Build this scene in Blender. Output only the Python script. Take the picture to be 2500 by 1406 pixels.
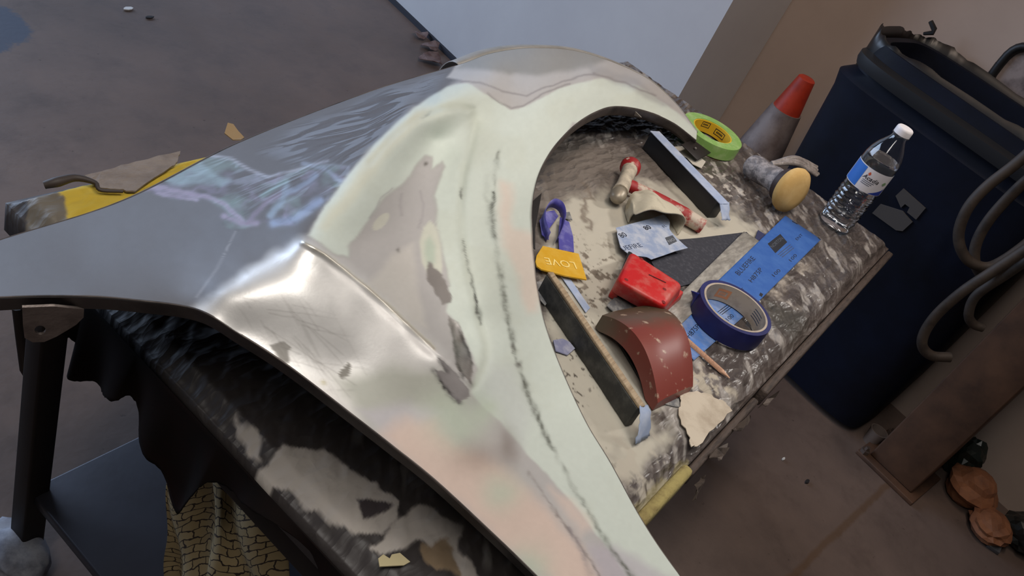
import bpy, bmesh, math, random
import numpy as np
from mathutils import Vector, Matrix

random.seed(4)
SC = bpy.context.scene
for o in list(bpy.data.objects):
    bpy.data.objects.remove(o)

# ------------------------------------------------------------------ camera
HT = 1.27                      # lens height over the floor
T = 0.65                       # height of the bench top
F = 2150.0
PP = np.array([1250.0, 703.0])
_d = np.array([-144.0 - PP[0], -(3418.0 - PP[1]), -F]); _d /= np.linalg.norm(_d)
_up = -_d
_v = np.array([2872 - PP[0], -(-146 - PP[1]), -F]); _v -= _v.dot(_up) * _up
_X = _v / np.linalg.norm(_v)
_Y = np.cross(_up, _X)
CAM = np.stack([_X, _Y, _up])  # world = CAM @ camera

cam_data = bpy.data.cameras.new('camera')
cam_data.sensor_fit = 'HORIZONTAL'
cam_data.sensor_width = 36.0
cam_data.lens = 36.0 * F / 2500.0
cam_data.clip_start = 0.02
cam = bpy.data.objects.new('camera', cam_data)
SC.collection.objects.link(cam)
m4 = Matrix.Identity(4)
for i in range(3):
    for j in range(3):
        m4[i][j] = CAM[i, j]
m4[2][3] = HT
cam.matrix_world = m4
SC.camera = cam

# ------------------------------------------------------------------ light and exposure
SC.view_settings.view_transform = 'Standard'
SC.view_settings.look = 'None'
SC.view_settings.gamma = 1.0
SC.view_settings.exposure = 0.0
SC.view_settings.use_curve_mapping = False
W = bpy.data.worlds.new('World'); SC.world = W
W.use_nodes = True
W.node_tree.nodes['Background'].inputs[0].default_value = (0.86, 0.80, 0.78, 1)
W.node_tree.nodes['Background'].inputs[1].default_value = 0.045


def area(name, loc, target, size, size_y, power, col, spread=math.pi):
    d = bpy.data.lights.new(name, 'AREA')
    d.shape = 'RECTANGLE'; d.size = size; d.size_y = size_y
    d.energy = power; d.color = col; d.spread = spread
    o = bpy.data.objects.new(name, d)
    SC.collection.objects.link(o)
    o.location = loc
    o.rotation_euler = (Vector(target) - Vector(loc)).to_track_quat('-Z', 'Y').to_euler()
    return o


# daylight through the open bay door on the left, strip lamps above the bench, added fill on the wall
area('bay_door_daylight', (0.3, 5.6, 1.7), (1.2, 0.6, 0.4), 4.0, 2.6, 225, (0.57, 0.73, 1.0))
area('ceiling_strip_lamp', (0.55, -0.15, 2.5), (0.75, 0.3, 0.65), 0.5, 1.0, 3.4, (1.0, 0.97, 0.92), math.radians(80))
area('bench_lamp', (1.95, -0.30, 1.75), (1.1, 0.32, 0.65), 0.16, 0.16, 0.85, (1.0, 0.96, 0.91), math.radians(56))
area('rear_strip_lamp', (-0.3, 0.15, 2.4), (0.6, 0.3, 0.7), 0.3, 1.2, 4.6, (1.0, 0.95, 0.9), math.radians(100))
area('wall_fill_light', (1.25, 0.15, 2.75), (2.4, 0.55, 0.7), 0.3, 0.8, 6.9, (1.0, 0.80, 0.66), math.radians(110))  # added fill to brighten the far wall, stands for no actual lamp

# ------------------------------------------------------------------ helpers
def P(px, py, z):
    """point at height z that the picture shows at (px, py)"""
    r = CAM @ np.array([px - PP[0], -(py - PP[1]), -F])
    k = (z - HT) / r[2]
    return np.array([r[0] * k, r[1] * k, z])


def tp(px, py, h=0.0):
    return P(px, py, T + h)


WN = np.array([0.98058326, -0.1960532, 0.0])     # normal of the far wall, pointing away
WT = np.array([0.1960532, 0.98058326, 0.0])      # along the far wall


def Pn(px, py, n):
    r = CAM @ np.array([px - PP[0], -(py - PP[1]), -F])
    k = n / r.dot(WN)
    return np.array([0, 0, HT]) + r * k


def Px(px, py, x):
    r = CAM @ np.array([px - PP[0], -(py - PP[1]), -F])
    return np.array([0, 0, HT]) + r * (x / r[0])


def nt(n, t, z=0.0):
    q = WN * n + WT * t
    return np.array([q[0], q[1], z])


def lin(c):
    out = []
    for v in c[:3]:
        v = v / 255.0
        out.append(v / 12.92 if v <= 0.04045 else ((v + 0.055) / 1.055) ** 2.4)
    return tuple(out)


def lin4(c):
    return lin(c) + (1.0,)


def linA(c):
    return np.array(lin(c))


_tabs = {}


def vnoise(x, y, seed=0):
    if seed not in _tabs:
        _tabs[seed] = np.random.RandomState(seed + 11).rand(256, 256)
    t = _tabs[seed]
    xi = np.floor(x).astype(int); yi = np.floor(y).astype(int)
    fx = x - xi; fy = y - yi
    fx = fx * fx * (3 - 2 * fx); fy = fy * fy * (3 - 2 * fy)
    a = t[xi % 256, yi % 256]; b = t[(xi + 1) % 256, yi % 256]
    c = t[xi % 256, (yi + 1) % 256]; d = t[(xi + 1) % 256, (yi + 1) % 256]
    return (a * (1 - fx) + b * fx) * (1 - fy) + (c * (1 - fx) + d * fx) * fy


def fbm(x, y, seed=0, octv=4):
    s = 0; a = 0.5; n = 0
    for i in range(octv):
        s = s + a * vnoise(x * 2 ** i, y * 2 ** i, seed + i); n += a; a *= 0.5
    return s / n - 0.5


def sstep(a, b, x):
    t = np.clip((x - a) / (b - a), 0, 1)
    return t * t * (3 - 2 * t)


def segdist(x, y, pts, closed=False):
    n = len(pts); best = np.full(x.shape, 1e9)
    for i in range(n if closed else n - 1):
        ax, ay = pts[i][:2]; bx, by = pts[(i + 1) % n][:2]
        dx, dy = bx - ax, by - ay
        L = dx * dx + dy * dy + 1e-9
        t = np.clip(((x - ax) * dx + (y - ay) * dy) / L, 0, 1)
        best = np.minimum(best, (x - ax - t * dx) ** 2 + (y - ay - t * dy) ** 2)
    return np.sqrt(best)


def inside(x, y, pts):
    n = len(pts); c = np.zeros(x.shape, bool)
    for i in range(n):
        ax, ay = pts[i][:2]; bx, by = pts[(i + 1) % n][:2]
        if ay == by: continue
        cond = (ay > y) != (by > y)
        c ^= cond & (x < (bx - ax) * (y - ay) / (by - ay) + ax)
    return c


def pmask(x, y, pts, soft=4.0):
    """1 inside a polygon, 0 outside, over a soft border"""
    d = segdist(x, y, pts, True)
    d = np.where(inside(x, y, pts), d, -d)
    return sstep(-soft, soft, d)


def spline(pts, n):
    """Catmull-Rom through pts (any dimension), n samples"""
    p = np.array(pts, float)
    p = np.vstack([2 * p[0] - p[1], p, 2 * p[-1] - p[-2]])
    out = []
    m = len(p) - 3
    for k in range(n):
        s = k / (n - 1) * m
        i = min(int(s), m - 1); t = s - i
        a, b, c, d = p[i], p[i + 1], p[i + 2], p[i + 3]
        out.append(0.5 * ((2 * b) + (-a + c) * t + (2 * a - 5 * b + 4 * c - d) * t * t + (-a + 3 * b - 3 * c + d) * t ** 3))
    return np.array(out)


# ---- objects
def thing(name, label, cat, loc, group=None):
    o = bpy.data.objects.new(name, None)
    SC.collection.objects.link(o)
    o.location = Vector([float(v) for v in loc]); o.empty_display_size = 0.05
    o['label'] = label; o['category'] = cat
    if group: o['group'] = group
    return o


def tag(o, label, cat, group=None, kind=None):
    o['label'] = label; o['category'] = cat
    if group: o['group'] = group
    if kind: o['kind'] = kind
    return o


def root_loc(o):
    v = Vector((0, 0, 0))
    while o is not None:
        v += o.location; o = o.parent
    return v


def link_mesh(name, me, material, parent=None, smooth=True):
    """vertices are given in world space; the origin goes to the base of the thing or to its parent"""
    n = len(me.vertices)
    co = np.empty(n * 3); me.vertices.foreach_get('co', co); co = co.reshape(-1, 3)
    if parent is None:
        loc = np.array([(co[:, 0].min() + co[:, 0].max()) / 2, (co[:, 1].min() + co[:, 1].max()) / 2, co[:, 2].min()])
    else:
        loc = np.array(root_loc(parent))
    co = co - loc
    me.vertices.foreach_set('co', co.ravel())
    if smooth:
        me.polygons.foreach_set('use_smooth', [True] * len(me.polygons))
    me.update()
    o = bpy.data.objects.new(name, me)
    SC.collection.objects.link(o)
    if material: me.materials.append(material)
    if parent is None:
        o.location = Vector(loc)
    else:
        o.parent = parent
    return o


def mesh(name, verts, faces, material, parent=None, smooth=True):
    me = bpy.data.meshes.new(name)
    me.from_pydata([tuple(float(c) for c in v) for v in verts], [], faces)
    return link_mesh(name, me, material, parent, smooth)


def from_bm(name, bm, material, parent=None, smooth=True):
    bmesh.ops.recalc_face_normals(bm, faces=bm.faces)
    me = bpy.data.meshes.new(name)
    bm.to_mesh(me); bm.free()
    return link_mesh(name, me, material, parent, smooth)


def sharp(o, ang=35):
    """keep hard edges on smooth-shaded solids"""
    me = o.data
    bm = bmesh.new(); bm.from_mesh(me)
    for e in bm.edges:
        if len(e.link_faces) == 2 and e.calc_face_angle(0) > math.radians(ang):
            e.smooth = False
    bm.to_mesh(me); bm.free()
    return o


def solidify(o, t, offset=-1.0):
    md = o.modifiers.new('thickness', 'SOLIDIFY'); md.thickness = t; md.offset = offset
    return o


def box8(name, c8, material, parent=None, bevel=0.0, segs=2):
    """c8: four bottom corners then four top corners"""
    bm = bmesh.new()
    v = [bm.verts.new([float(a) for a in p]) for p in c8]
    for f in ((0, 3, 2, 1), (4, 5, 6, 7), (0, 1, 5, 4), (1, 2, 6, 5), (2, 3, 7, 6), (3, 0, 4, 7)):
        bm.faces.new([v[i] for i in f])
    if bevel:
        bmesh.ops.bevel(bm, geom=list(bm.edges), offset=bevel, segments=segs, profile=0.5, affect='EDGES')
    return sharp(from_bm(name, bm, material, parent), 50)


def bar(name, p0, p1, w, h, material, parent=None, bevel=0.0, upv=(0, 0, 1), segs=2):
    """bar from p0 to p1 (centre of the underside), width w, height h"""
    p0 = np.array(p0, float); p1 = np.array(p1, float)
    d = p1 - p0; d /= np.linalg.norm(d)
    u = np.array(upv, float); u -= u.dot(d) * d; u /= np.linalg.norm(u)
    s = np.cross(d, u) * w / 2
    b = [p0 - s, p0 + s, p1 + s, p1 - s]
    return box8(name, b + [q + u * h for q in b], material, parent, bevel, segs)


def box(name, x0, x1, y0, y1, z0, z1, material, parent=None, bevel=0.0):
    b = [(x0, y0, z0), (x1, y0, z0), (x1, y1, z0), (x0, y1, z0)]
    return box8(name, b + [(p[0], p[1], z1) for p in b], material, parent, bevel)


def tube(name, pts, r, material, parent=None, n=12, samples=None, cap=True):
    p = spline(pts, samples) if samples else np.array(pts, float)
    rr = np.full(len(p), r) if np.isscalar(r) else np.interp(np.linspace(0, 1, len(p)), np.linspace(0, 1, len(r)), r)
    verts = []; faces = []
    ref = np.array([0, 0, 1.0])
    d0 = p[1] - p[0]
    if abs(d0.dot(ref)) > 0.9 * np.linalg.norm(d0): ref = np.array([1.0, 0, 0])
    for i in range(len(p)):
        d = p[min(i + 1, len(p) - 1)] - p[max(i - 1, 0)]; d = d / (np.linalg.norm(d) + 1e-12)
        a = ref - ref.dot(d) * d; a /= np.linalg.norm(a); ref = a
        b = np.cross(d, a)
        for k in range(n):
            t = 2 * math.pi * k / n
            verts.append(p[i] + rr[i] * (math.cos(t) * a + math.sin(t) * b))
    for i in range(len(p) - 1):
        for k in range(n):
            faces.append((i * n + k, i * n + (k + 1) % n, (i + 1) * n + (k + 1) % n, (i + 1) * n + k))
    if cap:
        faces.append(tuple(range(n - 1, -1, -1)))
        faces.append(tuple((len(p) - 1) * n + k for k in range(n)))
    return sharp(mesh(name, verts, faces, material, parent), 60)


def lathe(name, prof, origin, material, parent=None, axis=(0, 0, 1), n=48, closed=False, wob=None):
    """prof: (radius, height) list turned about axis; closed joins last ring to the first"""
    a = np.array(axis, float); a /= np.linalg.norm(a)
    r = np.array([1.0, 0, 0]) if abs(a[0]) < 0.9 else np.array([0, 1.0, 0])
    e1 = r - r.dot(a) * a; e1 /= np.linalg.norm(e1); e2 = np.cross(a, e1)
    o = np.array(origin, float); verts = []; faces = []
    for i, (rad, h) in enumerate(prof):
        for k in range(n):
            t = 2 * math.pi * k / n
            w = wob(t, h) if wob else 1.0
            verts.append(o + a * h + rad * w * (math.cos(t) * e1 + math.sin(t) * e2))
    m = len(prof)
    for i in range(m if closed else m - 1):
        j = (i + 1) % m
        for k in range(n):
            faces.append((i * n + k, i * n + (k + 1) % n, j * n + (k + 1) % n, j * n + k))
    if not closed:
        if prof[0][0] > 1e-5: faces.append(tuple(range(n - 1, -1, -1)))
        if prof[-1][0] > 1e-5: faces.append(tuple((m - 1) * n + k for k in range(n)))
    bm = bmesh.new()
    bv = [bm.verts.new([float(c) for c in v]) for v in verts]
    for f in faces:
        bm.faces.new([bv[i] for i in f])
    bmesh.ops.remove_doubles(bm, verts=bm.verts, dist=1e-6)
    return sharp(from_bm(name, bm, material, parent), 40)


def sheet(name, quad, material, parent=None, nx=24, ny=12, amp=0.001, thick=0.0004, seed=0, edge=0.0, bend=None):
    """thin sheet over four world corners (going round), a little wavy, with a torn edge if edge > 0"""
    q = [np.array(p, float) for p in quad]
    rs = np.random.RandomState(seed)
    verts = []; faces = []
    for i in range(ny + 1):
        for j in range(nx + 1):
            u = j / nx; v = i / ny
            p = (q[0] * (1 - u) + q[1] * u) * (1 - v) + (q[3] * (1 - u) + q[2] * u) * v
            if edge and (i in (0, ny) or j in (0, nx)):
                p = p + np.append(rs.randn(2) * edge, 0)
            wz = amp * (math.sin(u * 7 + seed) * math.cos(v * 4 + seed * 2) + 0.6 * math.sin(u * 3 - v * 5 + seed * 3) + 1.2)
            p = p + np.array([0, 0, wz])
            if bend: p = p + np.array(bend(u, v))
            verts.append(p)
    for i in range(ny):
        for j in range(nx):
            a = i * (nx + 1) + j
            faces.append((a, a + 1, a + nx + 2, a + nx + 1))
    o = mesh(name, verts, faces, material, parent)
    if sum(f_.normal.z for f_ in o.data.polygons) < 0: o.data.flip_normals()
    solidify(o, thick, 1.0)
    return o


def flake(name, pts, material, parent=None, thick=0.0006, amp=0.0, jag=0.0, seed=0, sub=0):
    """flat piece with an irregular outline (world points)"""
    rs = np.random.RandomState(seed)
    pts = [np.array(p, float) for p in pts]
    if sub:
        out = []
        for i in range(len(pts)):
            a, b = pts[i], pts[(i + 1) % len(pts)]
            for k in range(sub):
                t = k / sub
                c = a * (1 - t) + b * t
                if k: c = c + rs.randn(3) * jag * np.array([1, 1, 0.2])
                out.append(c)
        pts = out
    bm = bmesh.new()
    c = sum(pts) / len(pts)
    vs = [bm.verts.new([float(k) for k in p + np.array([0, 0, rs.rand() * amp])]) for p in pts]
    f = bm.faces.new(vs)
    bmesh.ops.triangulate(bm, faces=[f])
    bmesh.ops.recalc_face_normals(bm, faces=bm.faces)
    if sum(fc.normal.z for fc in bm.faces) < 0:
        bmesh.ops.reverse_faces(bm, faces=bm.faces)
    me = bpy.data.meshes.new(name); bm.to_mesh(me); bm.free()
    o = link_mesh(name, me, material, parent, False)
    solidify(o, thick, 1.0)
    return o


def crumple(name, c, dims, material, parent=None, seed=0, sub=3, amt=0.35, smooth=False):
    """crumpled ball of paper or film resting at c (centre of its base)"""
    rs = np.random.RandomState(seed)
    bm = bmesh.new()
    bmesh.ops.create_icosphere(bm, subdivisions=sub, radius=1.0)
    ks = rs.randn(14, 3) * 3.2; ph = rs.rand(14) * 6.28
    for v in bm.verts:
        p = np.array(v.co)
        w = 1 + amt * np.abs(np.sin(ks @ p + ph)).mean() * 1.3 - amt * 0.6 + amt * 0.35 * math.sin(ks[0] @ p * 2 + 1) + rs.randn() * 0.05 * amt
        p = p * w
        v.co = Vector((c[0] + p[0] * dims[0] / 2, c[1] + p[1] * dims[1] / 2, c[2] + max(0, (p[2] * 0.5 + 0.5)) * dims[2]))
    return from_bm(name, bm, material, parent, smooth)


def text_px(name, s, b0, b1, t0, h, material, parent, plane=None, shear=0.0, bold=0.0):
    """lettering lying on a surface: baseline start / end and top of the first letter, in picture pixels"""
    pl = plane or (lambda a, b: tp(a, b, h))
    o0 = pl(*b0); r = pl(*b1) - o0; u = pl(*t0) - o0
    return text_w(name, s, o0, r, u, material, parent, shear, bold)


def text_w(name, s, o0, r, u, material, parent, shear=0.0, bold=0.0):
    o0 = np.array(o0, float); r = np.array(r, float); u = np.array(u, float)
    cu = bpy.data.curves.new(name, 'FONT')
    cu.body = s; cu.size = 1.0; cu.shear = shear; cu.offset = bold; cu.resolution_u = 2
    cu.extrude = 0.0
    tmp = bpy.data.objects.new(name, cu)
    SC.collection.objects.link(tmp)
    bpy.context.view_layer.update()
    me = bpy.data.meshes.new_from_object(tmp.evaluated_get(bpy.context.evaluated_depsgraph_get()))
    bpy.data.objects.remove(tmp)
    n = len(me.vertices)
    co = np.empty(n * 3); me.vertices.foreach_get('co', co); co = co.reshape(-1, 3)
    x0, x1 = co[:, 0].min(), co[:, 0].max(); y1 = co[:, 1].max()
    u = u - u.dot(r) * r / r.dot(r)
    nrm = np.cross(r, u); nrm /= np.linalg.norm(nrm)
    w = o0 + np.outer((co[:, 0] - x0) / (x1 - x0), r) + np.outer(co[:, 1] / y1, u) + nrm * 0.00006
    me.vertices.foreach_set('co', w.ravel())
    me.update()
    return link_mesh(name, me, material, parent, False)


# ------------------------------------------------------------------ materials
def new_mat(name):
    m = bpy.data.materials.new(name); m.use_nodes = True
    nt_ = m.node_tree
    return m, nt_, nt_.nodes['Principled BSDF']


def N(nt_, typ, **kw):
    n = nt_.nodes.new(typ)
    for k, v in kw.items():
        setattr(n, k, v)
    return n


def ramp(nt_, fac, stops):
    r = N(nt_, 'ShaderNodeValToRGB')
    el = r.color_ramp.elements
    while len(el) < len(stops): el.new(0.5)
    for e, (p, c) in zip(el, stops):
        e.position = p; e.color = c
    nt_.links.new(fac, r.inputs[0])
    return r.outputs[0]


def mat(name, col, rough=0.6, metal=0.0, col2=None, scale=30.0, lo=0.45, hi=0.65, detail=6.0, bump=0.0, bscale=None,
        spec=0.5, stretch=None, distort=0.0):
    """painted or plastic surface; col2 is dust or wear laid over it in noise patches"""
    m, t, b = new_mat(name)
    b.inputs['Roughness'].default_value = rough
    b.inputs['Metallic'].default_value = metal
    b.inputs['Specular IOR Level'].default_value = spec
    tc = N(t, 'ShaderNodeTexCoord'); mp = N(t, 'ShaderNodeMapping')
    t.links.new(tc.outputs['Object'], mp.inputs[0])
    if stretch: mp.inputs['Scale'].default_value = stretch
    if col2 is None:
        b.inputs['Base Color'].default_value = lin4(col)
    else:
        n = N(t, 'ShaderNodeTexNoise'); n.inputs['Scale'].default_value = scale; n.inputs['Detail'].default_value = detail
        n.inputs['Roughness'].default_value = 0.65; n.inputs['Distortion'].default_value = distort
        t.links.new(mp.outputs[0], n.inputs[0])
        c = ramp(t, n.outputs['Fac'], [(lo, lin4(col)), (hi, lin4(col2))])
        t.links.new(c, b.inputs['Base Color'])
    if bump:
        n2 = N(t, 'ShaderNodeTexNoise'); n2.inputs['Scale'].default_value = bscale or scale * 2; n2.inputs['Detail'].default_value = 5
        t.links.new(mp.outputs[0], n2.inputs[0])
        bp = N(t, 'ShaderNodeBump'); bp.inputs['Strength'].default_value = bump; bp.inputs['Distance'].default_value = 0.004
        t.links.new(n2.outputs['Fac'], bp.inputs['Height'])
        t.links.new(bp.outputs[0], b.inputs['Normal'])
    return m


def attr_mat(name, extra=None):
    """colour, metalness, roughness read from the mesh (worked-up filler, bare metal, dust)"""
    m, t, b = new_mat(name)
    a = N(t, 'ShaderNodeAttribute', attribute_name='col')
    t.links.new(a.outputs['Color'], b.inputs['Base Color'])
    for k, s in (('metal', 'Metallic'), ('rough', 'Roughness')):
        q = N(t, 'ShaderNodeAttribute', attribute_name=k)
        t.links.new(q.outputs['Fac'], b.inputs[s])
    return m, t, b


def set_attrs(me, col, **fl):
    n = len(me.vertices)
    a = me.attributes.new('col', 'FLOAT_COLOR', 'POINT')
    a.data.foreach_set('color', np.concatenate([col, np.ones((n, 1))], 1).astype(np.float32).ravel())
    for k, v in fl.items():
        q = me.attributes.new(k, 'FLOAT', 'POINT')
        q.data.foreach_set('value', v.astype(np.float32))


BLACK = mat('black_plastic', (20, 20, 22), 0.5)
INK = mat('printing_ink', (16, 20, 34), 0.6)
INKG = mat('faded_printing_ink', (62, 72, 96), 0.7)
STEEL = mat('dirty_steel', (48, 40, 36), 0.55, 0.3, (30, 24, 22), 14, bump=0.2)

# ------------------------------------------------------------------ floor and walls
def floor_material():
    m, t, b = new_mat('concrete')
    tc = N(t, 'ShaderNodeTexCoord')
    pos = tc.outputs['Object']
    n1 = N(t, 'ShaderNodeTexNoise'); n1.inputs['Scale'].default_value = 1.6; n1.inputs['Detail'].default_value = 7; n1.inputs['Roughness'].default_value = 0.62
    n2 = N(t, 'ShaderNodeTexNoise'); n2.inputs['Scale'].default_value = 7.0; n2.inputs['Detail'].default_value = 8; n2.inputs['Roughness'].default_value = 0.7
    n3 = N(t, 'ShaderNodeTexNoise'); n3.inputs['Scale'].default_value = 60.0; n3.inputs['Detail'].default_value = 3
    for n in (n1, n2, n3): t.links.new(pos, n.inputs[0])
    c1 = ramp(t, n1.outputs['Fac'], [(0.30, lin4((90, 77, 71))), (0.52, lin4((106, 91, 84))), (0.75, lin4((120, 103, 94)))])
    c2 = ramp(t, n2.outputs['Fac'], [(0.30, (0.62, 0.60, 0.60, 1)), (0.5, (0.95, 0.94, 0.93, 1)), (0.75, (1.1, 1.06, 1.02, 1))])
    mx = N(t, 'ShaderNodeMix', data_type='RGBA', blend_type='MULTIPLY'); mx.inputs[0].default_value = 0.75
    t.links.new(c1, mx.inputs[6]); t.links.new(c2, mx.inputs[7])
    # dark specks
    c3 = ramp(t, n3.outputs['Fac'], [(0.22, (0.45, 0.43, 0.42, 1)), (0.30, (1, 1, 1, 1))])
    mx2 = N(t, 'ShaderNodeMix', data_type='RGBA', blend_type='MULTIPLY'); mx2.inputs[0].default_value = 1.0
    t.links.new(mx.outputs[2], mx2.inputs[6]); t.links.new(c3, mx2.inputs[7])
    out = mx2.outputs[2]

    def dark(mask, col, prev):
        k = N(t, 'ShaderNodeMix', data_type='RGBA'); t.links.new(mask, k.inputs[0])
        t.links.new(prev, k.inputs[6]); k.inputs[7].default_value = lin4(col)
        return k.outputs[2]

    # damp stain on the far left
    sub = N(t, 'ShaderNodeVectorMath', operation='DISTANCE'); t.links.new(pos, sub.inputs[0]); sub.inputs[1].default_value = (1.07, 2.03, 0)
    ad = N(t, 'ShaderNodeMath', operation='MULTIPLY_ADD'); t.links.new(n2.outputs['Fac'], ad.inputs[0]); ad.inputs[1].default_value = 0.16
    t.links.new(sub.outputs['Value'], ad.inputs[2])
    mk = N(t, 'ShaderNodeMapRange'); t.links.new(ad.outputs[0], mk.inputs[0])
    mk.inputs[1].default_value = 0.215; mk.inputs[2].default_value = 0.20; mk.inputs[3].default_value = 0; mk.inputs[4].default_value = 0.9
    out = dark(mk.outputs[0], (62, 72, 90), out)
    # rusty saw-cut joint on the near right
    a = P(2160, 1190, 0); c = P(1940, 1400, 0); d = c - a; d /= np.linalg.norm(d); nn = np.array([-d[1], d[0], 0])
    dt = N(t, 'ShaderNodeVectorMath', operation='DOT_PRODUCT'); t.links.new(pos, dt.inputs[0]); dt.inputs[1].default_value = tuple(nn)
    w1 = N(t, 'ShaderNodeMath', operation='MULTIPLY_ADD'); t.links.new(n2.outputs['Fac'], w1.inputs[0]); w1.inputs[1].default_value = 0.03
    t.links.new(dt.outputs['Value'], w1.inputs[2])
    w2 = N(t, 'ShaderNodeMath', operation='SUBTRACT'); t.links.new(w1.outputs[0], w2.inputs[0]); w2.inputs[1].default_value = float(a.dot(nn)) + 0.015
    ab = N(t, 'ShaderNodeMath', operation='ABSOLUTE'); t.links.new(w2.outputs[0], ab.inputs[0])
    mk2 = N(t, 'ShaderNodeMapRange'); t.links.new(ab.outputs[0], mk2.inputs[0])
    mk2.inputs[1].default_value = 0.011; mk2.inputs[2].default_value = 0.004; mk2.inputs[3].default_value = 0; mk2.inputs[4].default_value = 0.55
    out = dark(mk2.outputs[0], (92, 66, 40), out)
    t.links.new(out, b.inputs['Base Color'])
    rr = N(t, 'ShaderNodeMapRange'); t.links.new(n2.outputs['Fac'], rr.inputs[0]); rr.inputs[3].default_value = 0.42; rr.inputs[4].default_value = 0.7
    t.links.new(rr.outputs[0], b.inputs['Roughness'])
    bp = N(t, 'ShaderNodeBump'); bp.inputs['Strength'].default_value = 0.15; bp.inputs['Distance'].default_value = 0.003
    t.links.new(n3.outputs['Fac'], bp.inputs['Height']); t.links.new(bp.outputs[0], b.inputs['Normal'])
    return m


def structure(o):
    o['kind'] = 'structure'
    return o


fl = mesh('floor', [(-3, -4, -0.02), (6, -4, -0.02), (6, 8, -0.02), (-3, 8, -0.02), (-3, -4, 0), (6, -4, 0), (6, 8, 0), (-3, 8, 0)],
          [(0, 3, 2, 1), (4, 5, 6, 7), (0, 1, 5, 4), (1, 2, 6, 5), (2, 3, 7, 6), (3, 0, 4, 7)], floor_material(), None, False)
structure(fl)
# keep the floor material in world coordinates: origin back at the world origin
_off = np.array(fl.location)
for v in fl.data.vertices: v.co = v.co + Vector(_off)
fl.location = (0, 0, 0)

WHITEW = mat('white_painted_wall', (196, 196, 198), 0.5, 0, (186, 185, 188), 2.0, 0.35, 0.7, bump=0.05, bscale=4)
BEIGEW = mat('beige_painted_wall', (176, 160, 150), 0.6, 0, (160, 144, 134), 1.6, 0.35, 0.7, bump=0.05, bscale=6)
TC = 1.174                                       # where the white wall steps back


def wall_slab(name, n0, n1, t0, t1, z0, z1, m):
    b = [nt(n0, t0, z0), nt(n1, t0, z0), nt(n1, t1, z0), nt(n0, t1, z0)]
    return structure(box8(name, b + [p + np.array([0, 0, z1 - z0]) for p in b], m))


wall_slab('wall_far', 2.10, 2.395, TC, 6.5, 0.0, 3.0, WHITEW)
wall_slab('wall_right', 2.40, 2.5, -2.5, 6.5, 0.0, 3.0, BEIGEW)
wall_slab('baseboard_far', 2.088, 2.0995, TC, 6.5, 0.0, 0.016, mat('dark_floor_seal', (30, 32, 44), 0.7))


# ------------------------------------------------------------------ car fender
ARCH = [(1850, 1650), (1660, 1406), (1570, 1275), (1490, 1130), (1430, 1030), (1370, 900), (1330, 790), (1311, 700), (1304, 640),
        (1300, 600), (1299, 570), (1298, 545), (1297.5, 530), (1298, 515), (1299, 500), (1303, 470), (1313, 430), (1331, 390),
        (1358, 350), (1402, 305), (1450, 274), (1500, 259), (1570, 268), (1640, 297), (1700, 342)]
OUTER = [(1500, 1600), (1310, 1406), (1190, 1290), (1060, 1170), (960, 1090), (870, 1020), (700, 890), (580, 812), (480, 755),
         (340, 733), (200, 722), (0, 725), (-250, 742), (-250, 672), (0, 586), (300, 490), (580, 350), (900, 225),
         (1120, 158), (1200, 130), (1300, 117), (1420, 127), (1560, 180), (1640, 243), (1702, 322)]
ZC = [  # height of the skin over the bench top at picture points
    (1700, 342, .03), (1640, 297, .05), (1570, 268, .07), (1500, 259, .09), (1450, 274, .105), (1402, 305, .12), (1358, 350, .13),
    (1331, 390, .135), (1313, 430, .133), (1299, 500, .12), (1299, 570, .105), (1311, 700, .075), (1330, 790, .055), (1370, 900, .035),
    (1430, 1030, .022), (1490, 1130, .015), (1570, 1275, .012), (1660, 1406, .012), (1850, 1650, .012),
    (1500, 1600, .045), (1310, 1406, .065), (1190, 1290, .083), (1060, 1170, .105), (960, 1090, .118), (870, 1020, .13), (700, 890, .15),
    (580, 812, .158), (480, 755, .16), (340, 733, .152), (200, 722, .142), (0, 725, .125), (-250, 742, .11),
    (-250, 672, .075), (0, 586, .055), (300, 490, .05), (580, 350, .05), (760, 278, .05), (900, 225, .052), (1120, 158, .065), (1200, 130, .085),
    (1300, 117, .105), (1420, 127, .09), (1560, 180, .06), (1640, 243, .043), (1702, 322, .03),
    (740, 590, .2), (800, 490, .2), (860, 410, .197), (930, 340, .19), (1000, 270, .18), (1070, 225, .166), (1130, 193, .148), (1200, 170, .135),
    (400, 600, .118), (600, 480, .128), (750, 400, .135), (900, 290, .12), (1030, 215, .112), (200, 640, .10), (500, 540, .12), (640, 540, .165),
    (610, 672, .186), (540, 715, .175),
    (820, 640, .19), (900, 695, .174), (1000, 790, .15), (1080, 865, .13), (1160, 935, .105),
    (690, 760, .178), (850, 880, .149), (1010, 985, .122),
    (1150, 1150, .093), (1250, 1150, .078), (1330, 1150, .058), (1300, 1300, .065), (1450, 1380, .045), (1400, 1200, .045),
    (980, 560, .150), (1050, 450, .142), (890, 590, .170), (1020, 660, .132), (1080, 760, .114), (1115, 840, .102), (980, 690, .145),
    (1060, 340, .150), (1000, 400, .158),
    (1150, 290, .160), (1140, 400, .152), (1125, 500, .147), (1140, 620, .136), (1165, 740, .12), (1183, 850, .104),
    (1220, 400, .150), (1210, 550, .133), (1230, 700, .110), (1260, 850, .080), (1310, 1000, .054),
    (1250, 262, .152), (1350, 210, .140), (1450, 192, .120), (1550, 222, .09), (1630, 270, .058),
    (1250, 190, .135), (1400, 160, .112), (1520, 190, .083)]


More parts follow.
